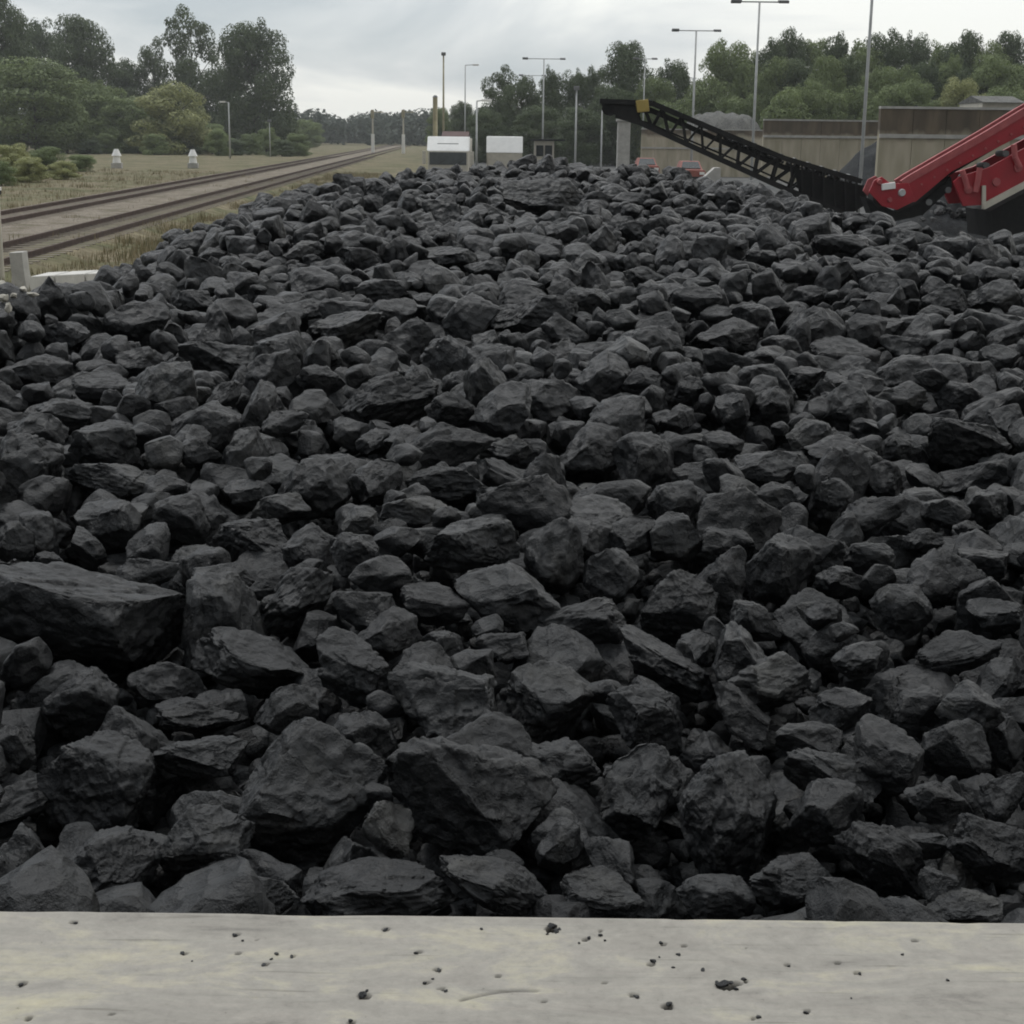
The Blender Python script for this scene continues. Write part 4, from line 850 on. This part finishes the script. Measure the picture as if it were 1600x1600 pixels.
MB().box((p.x, 70, p.z / 2), (.55, .55, p.z)).build('shaft', M['block'], t, bevel=.03); MB().box((p.x, 70, p.z + .05), (.68, .68, .10)).build('cap', M['block'], t, bevel=.02)
def car(px, Y, mb_, label, grp=None):
    x = P(px, 250, Y).x; t = tag(empty('parked_car', (x, Y, 0)), label, 'car', grp)
    pts = [(-.86, .28), (-.88, .75), (-.80, .95), (.80, .95), (.88, .75), (.86, .28)]
    mb = MB(); mb.prism([Vector((x + a, Y, z)) for a, z in pts], (0, 4.1, 0)); mb.build('body', mb_, t, bevel=.06)
    mb = MB(); bt = [(-.76, 1.0), (.76, 1.0), (.76, 3.6), (-.76, 3.6)]; tp = [(-.60, 1.7), (.60, 1.7), (.60, 3.2), (-.60, 3.2)]
    v0 = [mb.bm.verts.new((x + a, Y + b3, .952)) for a, b3 in bt]; v1 = [mb.bm.verts.new((x + a, Y + b3, 1.48)) for a, b3 in tp]
    mb.bm.faces.new(v1)
    for i in range(4): mb.bm.faces.new((v0[i], v0[(i + 1) % 4], v1[(i + 1) % 4], v1[i]))
    mb.build('cabin', mb_, t)
    mb = MB(); mb.prism([Vector((x - .64, Y + 1.06, 1.0)), Vector((x + .64, Y + 1.06, 1.0)), Vector((x + .52, Y + 1.58, 1.42)), Vector((x - .52, Y + 1.58, 1.42))], (0, -.03, .03)); mb.build('windscreen', M['glass'], t)
    for s in (-1, 1):
        MB().box((x + s * .62, Y - .03, .72), (.34, .08, .18)).build('headlight', M['lamp_glass'], t, bevel=.02)
        for yy in (.8, 3.2): wheel(x + s * .78, Y + yy, .31, .2, t)
    MB().box((x, Y - .04, .42), (1.2, .08, .18)).build('bumper', M['dark_grey'], t)
car(1013, 117, M['orange'], 'small faded red car under the conveyor, left of the two')
car(1083, 104, M['orange'], 'red car with pale headlights under the conveyor, right of the two')

# ------------------------------------------------------------------ trees
def leaf_crown(seed, blobs, n, leaf, tonal=.35):
    r = np.random.default_rng(seed); B = np.array(blobs); wts = (B[:, 3] * B[:, 4]); wts = wts / wts.sum()
    idx = r.choice(len(B), n, p=wts); d = r.normal(size=(n, 3)); d /= np.linalg.norm(d, axis=1)[:, None]
    rad = r.uniform(.55, 1.05, n) ** .6
    c = B[idx, :3] + d * rad[:, None] * np.stack([B[idx, 3], B[idx, 3], B[idx, 4]], 1)
    nrm = d + r.normal(size=(n, 3)) * .4 + np.array([0, 0, .35]); nrm /= np.linalg.norm(nrm, axis=1)[:, None]
    u = np.cross(nrm, r.normal(size=(n, 3))); u /= np.linalg.norm(u, axis=1)[:, None]; v = np.cross(nrm, u)
    s = leaf * r.uniform(.6, 1.4, n)[:, None]
    V = np.stack([c - u * s, c + v * s * .62, c + u * s, c - v * s * .62], 1).reshape(-1, 3)
    Fq = np.arange(4 * n).reshape(n, 4); bt = r.uniform(0, 1, len(B))
    tone = np.clip(bt[idx] * tonal + r.uniform(0, 1, n) * .5, 0, 1)
    return V, Fq, np.repeat(tone, 4)
def crown_blobs(seed, style):
    r = random.Random(seed); bl = []
    def ring(n, prof, z0, z1, rh, rv, fill=1.0):
        for k in range(n):
            z = z0 + (z1 - z0) * ((k + r.random()) / n); w = max(.02, prof(z)); a = r.uniform(0, 6.28); q = math.sqrt(r.random()) * w * fill
            bl.append((q * math.cos(a), q * math.sin(a), z, r.uniform(*rh), r.uniform(*rv)))
    if style == 'dome':
        pf = lambda z: .40 * math.sqrt(max(.02, 1 - ((z - .40) / .58) ** 2)); ring(70, pf, .05, .90, (.10, .19), (.06, .12)); ring(16, pf, .5, .97, (.05, .09), (.03, .05), 1.25)
    elif style == 'open':
        pf = lambda z: .40 * math.sqrt(max(.02, 1 - ((z - .5) / .55) ** 2)); ring(30, pf, .04, .60, (.12, .2), (.06, .1)); ring(14, pf, .55, .9, (.07, .12), (.04, .07))
        bl += [(-.24, 0, .80, .13, .1), (.14, .05, .88, .15, .11), (.2, 0, .74, .13, .1), (-.2, .1, .7, .14, .08), (.12, 0, .97, .09, .05)]
    elif style == 'tall':
        pf = lambda z: .32 * (1 - z) ** .5 + .05; ring(60, pf, .04, .90, (.10, .17), (.05, .09)); ring(14, pf, .6, .99, (.04, .08), (.03, .06))
    elif style == 'bush':
        pf = lambda z: .40 * math.sqrt(max(.02, 1 - (z / .98) ** 2)); ring(44, pf, .03, .84, (.11, .2), (.08, .15))
    return bl
TP = {}
def tree_proto(style, var, m):
    k = (style, var, m)
    if k in TP: return TP[k]
    bl = crown_blobs(hash(style) % 7 * 0 + {'dome': 10, 'open': 20, 'tall': 30, 'bush': 40}[style] + var * 3, style)
    V, Fq, T = leaf_crown(50 + var, bl, {'dome': 30000, 'open': 20000, 'tall': 24000, 'bush': 20000}[style], {'dome': .0115, 'open': .012, 'tall': .0115, 'bush': .0145}[style])
    cm = tri_mesh('crown', V, Fq, False, T); cm.materials.append(M[m])
    mb = MB(); mb.tube((0, 0, -.02), (.01, 0, .35), .022, .015, n=8); mb.tube((.01, 0, .34), (0, .01, .85), .015, .003, n=8)
    rr = random.Random(var)
    for b in bl[::2]:
        z0 = max(.1, b[2] - .22); mb.tube((.005, 0, z0), (b[0], b[1], b[2]), .006, .002, n=5)
    tm = bpy.data.meshes.new('trunk'); mb.bm.to_mesh(tm); mb.bm.free(); tm.materials.append(M['bark'])
    TP[k] = (cm, tm); return TP[k]
def tree(px, py_top, wpx, Y, style, var, m, label, grp, name='tree', cat='tree'):
    p = P(px, py_top, Y); h = p.z; w = wpx / F_PX * Y * 1.05
    cm, tm = tree_proto(style, var, m)
    t = tag(empty(name, (p.x, Y, 0), var * 1.7 + px), label, cat, grp); t.scale = (w, w, h * 1.02)
    o = bpy.data.objects.new('crown', cm); COL.objects.link(o); o.parent = t
    o = bpy.data.objects.new('trunk' if name != 'shrub' else 'stem', tm); COL.objects.link(o); o.parent = t
LG = 'trees beside the railway at left'
for a in [
 (2, -12, 105, 125, 'dome', 0, 'leaf_dark', 'tallest dark tree, cut off by the left edge'),
 (58, 30, 100, 150, 'dome', 1, 'leaf_dark', 'dark tree behind the light green one near the left edge'),
 (120, 24, 115, 140, 'dome', 2, 'leaf_dark', 'dark square-topped tree, second peak from the left'),
 (50, 92, 185, 108, 'dome', 3, 'leaf_mid', 'broad mid-green tree in front near the left edge'),
 (150, 125, 110, 118, 'dome', 4, 'leaf_mid', 'mid-green tree in front of the dark square-topped one'),
 (195, 92, 90, 150, 'dome', 5, 'leaf_dark', 'dark low tree in the dip between the peaks at left'),
 (238, 62, 70, 152, 'open', 1, 'leaf_dark', 'thin-crowned tree left of the tall open one'),
 (296, 16, 115, 150, 'open', 2, 'leaf_dark', 'tall open-crowned tree with sky showing through'),
 (350, 105, 95, 152, 'dome', 0, 'leaf_dark', 'dark tree between the open-crowned and the domed one'),
 (396, 33, 132, 136, 'dome', 6, 'leaf_dark', 'big dark domed tree, rightmost of the left group'),
 (268, 126, 130, 112, 'bush', 1, 'leaf_light', 'pale yellow-green bushy tree before the dark ones'),
 (205, 150, 110, 116, 'dome', 7, 'leaf_mid', 'mid-green tree just left of the pale bushy one'),
 (330, 190, 70, 118, 'bush', 2, 'leaf_mid', 'low green tree right of the pale bushy one'),
 (100, 140, 110, 112, 'tall', 3, 'leaf_mid', 'pointed mid-green tree in front of the left group'),
 (440, 182, 70, 170, 'dome', 3, 'leaf_mid', 'small tree at the right foot of the dark domed one'),
 (478, 186, 60, 200, 'dome', 4, 'leaf_mid', 'small greyish tree next right, before the far wood'),
 (-70, 0, 150, 120, 'dome', 1, 'leaf_dark', 'dark tree just outside the left edge'),
]: tree(a[0], a[1], a[2], a[3] * 1.35 + 62, *a[4:], LG)
for k in range(14):
    tree(-150 - k * 62, 20 + (k * 37) % 60, 130, 215 + (k % 3) * 24, 'dome', k % 8, ('leaf_dark', 'leaf_mid')[k % 2], 'tree in the row that goes on past the left edge of the picture', LG)
for k, (px, py, w, Y, v) in enumerate([(14, 222, 74, 104, 3), (72, 226, 72, 108, 4), (124, 240, 56, 118, 5), (-50, 222, 90, 100, 6), (44, 244, 60, 92, 7), (0, 250, 56, 86, 2), (98, 250, 50, 98, 1)]):
    tree(px, py, w, Y, 'bush', v, 'leaf_light' if k in (0, 4, 6) else 'leaf_mid', ['bright green bush at the left edge before the trees', 'bright green bush second from the left edge', 'small bush at the right end of the bright row', 'bush beyond the left edge', 'low bush in front of the bright green ones', 'lowest bush at the left edge, nearest the rails', 'small low bush in front of the second bright one'][k], 'bushes before the left trees', 'shrub', 'bush')
for k, px in enumerate(range(140, 475, 25)):
    tree(px, 216 - (k % 3) * 9, 46, 205 + (k % 4) * 6, 'bush', k % 8, 'leaf_mid' if k % 3 else 'leaf_dark', 'low hedge bush along the foot of the left trees behind the dwarf signals', 'hedge bushes at the foot of the left trees', 'shrub', 'bush')
MG = 'trees behind the trucks and conveyor'
for a in [
 (690, 168, 50, 240, 'dome', 2, 'leaf_mid', 'small grey-green tree just above the left white truck'), (722, 158, 50, 230, 'dome', 5, 'leaf_dark', 'small dark tree right of the mast behind the left truck'),
 (780, 106, 75, 190, 'open', 3, 'leaf_dark', 'thin-topped tree above the gap between the trucks'), (815, 118, 70, 185, 'dome', 1, 'leaf_dark', 'dark tree above the right white truck'), (862, 108, 66, 180, 'tall', 4, 'leaf_dark', 'dark flat-topped tree above the small cabin'),
 (900, 110, 60, 182, 'dome', 6, 'leaf_dark', 'dark tree left of the conveyor head'), (930, 104, 52, 186, 'dome', 7, 'leaf_dark', 'rounded small-topped tree behind the conveyor head'), (758, 168, 70, 176, 'dome', 4, 'leaf_dark', 'low dark tree between the two white trucks'),
 (985, 64, 100, 180, 'dome', 2, 'leaf_dark', 'tall tree above the yellow guard of the conveyor'), (1050, 95, 80, 178, 'dome', 3, 'leaf_dark', 'rounded tree left of the two-armed mast'), (1022, 120, 80, 170, 'dome', 0, 'leaf_mid', 'lower green tree behind the twin lamps'),
 (1135, 62, 95, 178, 'dome', 5, 'leaf_mid', 'tall green tree left of the tall floodlight mast'), (1110, 112, 95, 165, 'bush', 4, 'leaf_mid', 'broad bright green tree below the two-armed mast'), (1175, 82, 70, 175, 'dome', 1, 'leaf_mid', 'green tree right behind the tall floodlight mast'),
 (960, 130, 90, 168, 'dome', 4, 'leaf_dark', 'low dark tree under the tall one by the conveyor head'), (840, 165, 90, 168, 'dome', 0, 'leaf_dark', 'low dark tree behind the small cabin'), (905, 168, 90, 165, 'dome', 2, 'leaf_dark', 'low dark tree behind the plain grey pole'),
 (1165, 140, 80, 160, 'bush', 6, 'leaf_mid', 'low bush-like tree at the foot of the tall floodlight mast'), (1050, 150, 90, 160, 'bush', 3, 'leaf_mid', 'low green tree at the foot of the twin lamps'),
]: tree(*a, MG)
k = 0
FG = 'forest trees behind the bay walls'
for row, (Y, t0, m1, m2) in enumerate(((178, 52, 'leaf_dark', 'leaf_mid'), (160, 88, 'leaf_mid', 'leaf_dark'), (148, 128, 'leaf_mid', 'leaf_light'))):
    px = 1205 + row * 12
    while px < 1800:
        st = ('dome', 'dome', 'dome', 'tall')[k % 4] if row < 2 else ('bush', 'dome')[k % 2]
        tree(px, t0 + random.uniform(-8, 16), random.uniform(74, 104), Y + random.uniform(-4, 4), st, k % 8, m1 if (k * 7) % 5 < 3 else m2 if not (row == 2 and k % 3) else m1,
             ('tall tree in the back row of the dense forest, its top against the sky', 'tree in the middle row of the dense forest behind the bay walls', 'lower paler tree in the front row of the forest, just above the bay walls')[row], FG)
        px += random.uniform(30, 42); k += 1
# far wood on the skyline
bl = []
for k in range(210):
    Y = random.uniform(420, 520); px = random.uniform(380, 790) if k < 110 else random.choice((random.uniform(-900, 380), random.uniform(790, 2700)))
    x = P(px, 212, Y).x; h = random.uniform(7.5, 10.5) if 400 < px < 760 else random.uniform(10, 14); w = random.uniform(3.5, 6)
    for j in range(5): bl.append((x + random.uniform(-w, w) * .7, Y + random.uniform(-w, w), h * random.uniform(.2, .8), w * random.uniform(.4, .7), h * .24))
for k in range(120):
    px = 380 + k * 3.4 + random.uniform(-2, 2); Y = random.uniform(505, 530); bl.append((P(px, 212, Y).x, Y, random.uniform(1.2, 3.0), 2.6, 2.6))
V, Fq, T = leaf_crown(77, bl, 80000, .55)
tag(link('far_wood', tri_mesh('far_wood', V, Fq, False, T), M['leaf_far']), 'hazy grey-green wood along the far skyline', 'wood', kind='stuff')

# ------------------------------------------------------------------ moist air
bm = bmesh.new(); bmesh.ops.create_cube(bm, size=1, matrix=Matrix.Translation((0, 250, 9)) @ Matrix.Diagonal((1840, 1140, 20, 1)))
me = bpy.data.meshes.new('haze'); bm.to_mesh(me); bm.free()
hm = bpy.data.materials.new('moist_air'); hm.use_nodes = True; t = hm.node_tree; t.nodes.clear()
o_ = t.nodes.new('ShaderNodeOutputMaterial'); pv = t.nodes.new('ShaderNodeVolumePrincipled'); pv.inputs['Density'].default_value = 0.00032; pv.inputs['Color'].default_value = (.86, .89, .90, 1); pv.inputs['Anisotropy'].default_value = 0.2
t.links.new(pv.outputs[0], o_.inputs['Volume'])
tag(link('haze', me, hm), 'thin moist haze over the yard and railway', 'haze', kind='stuff')
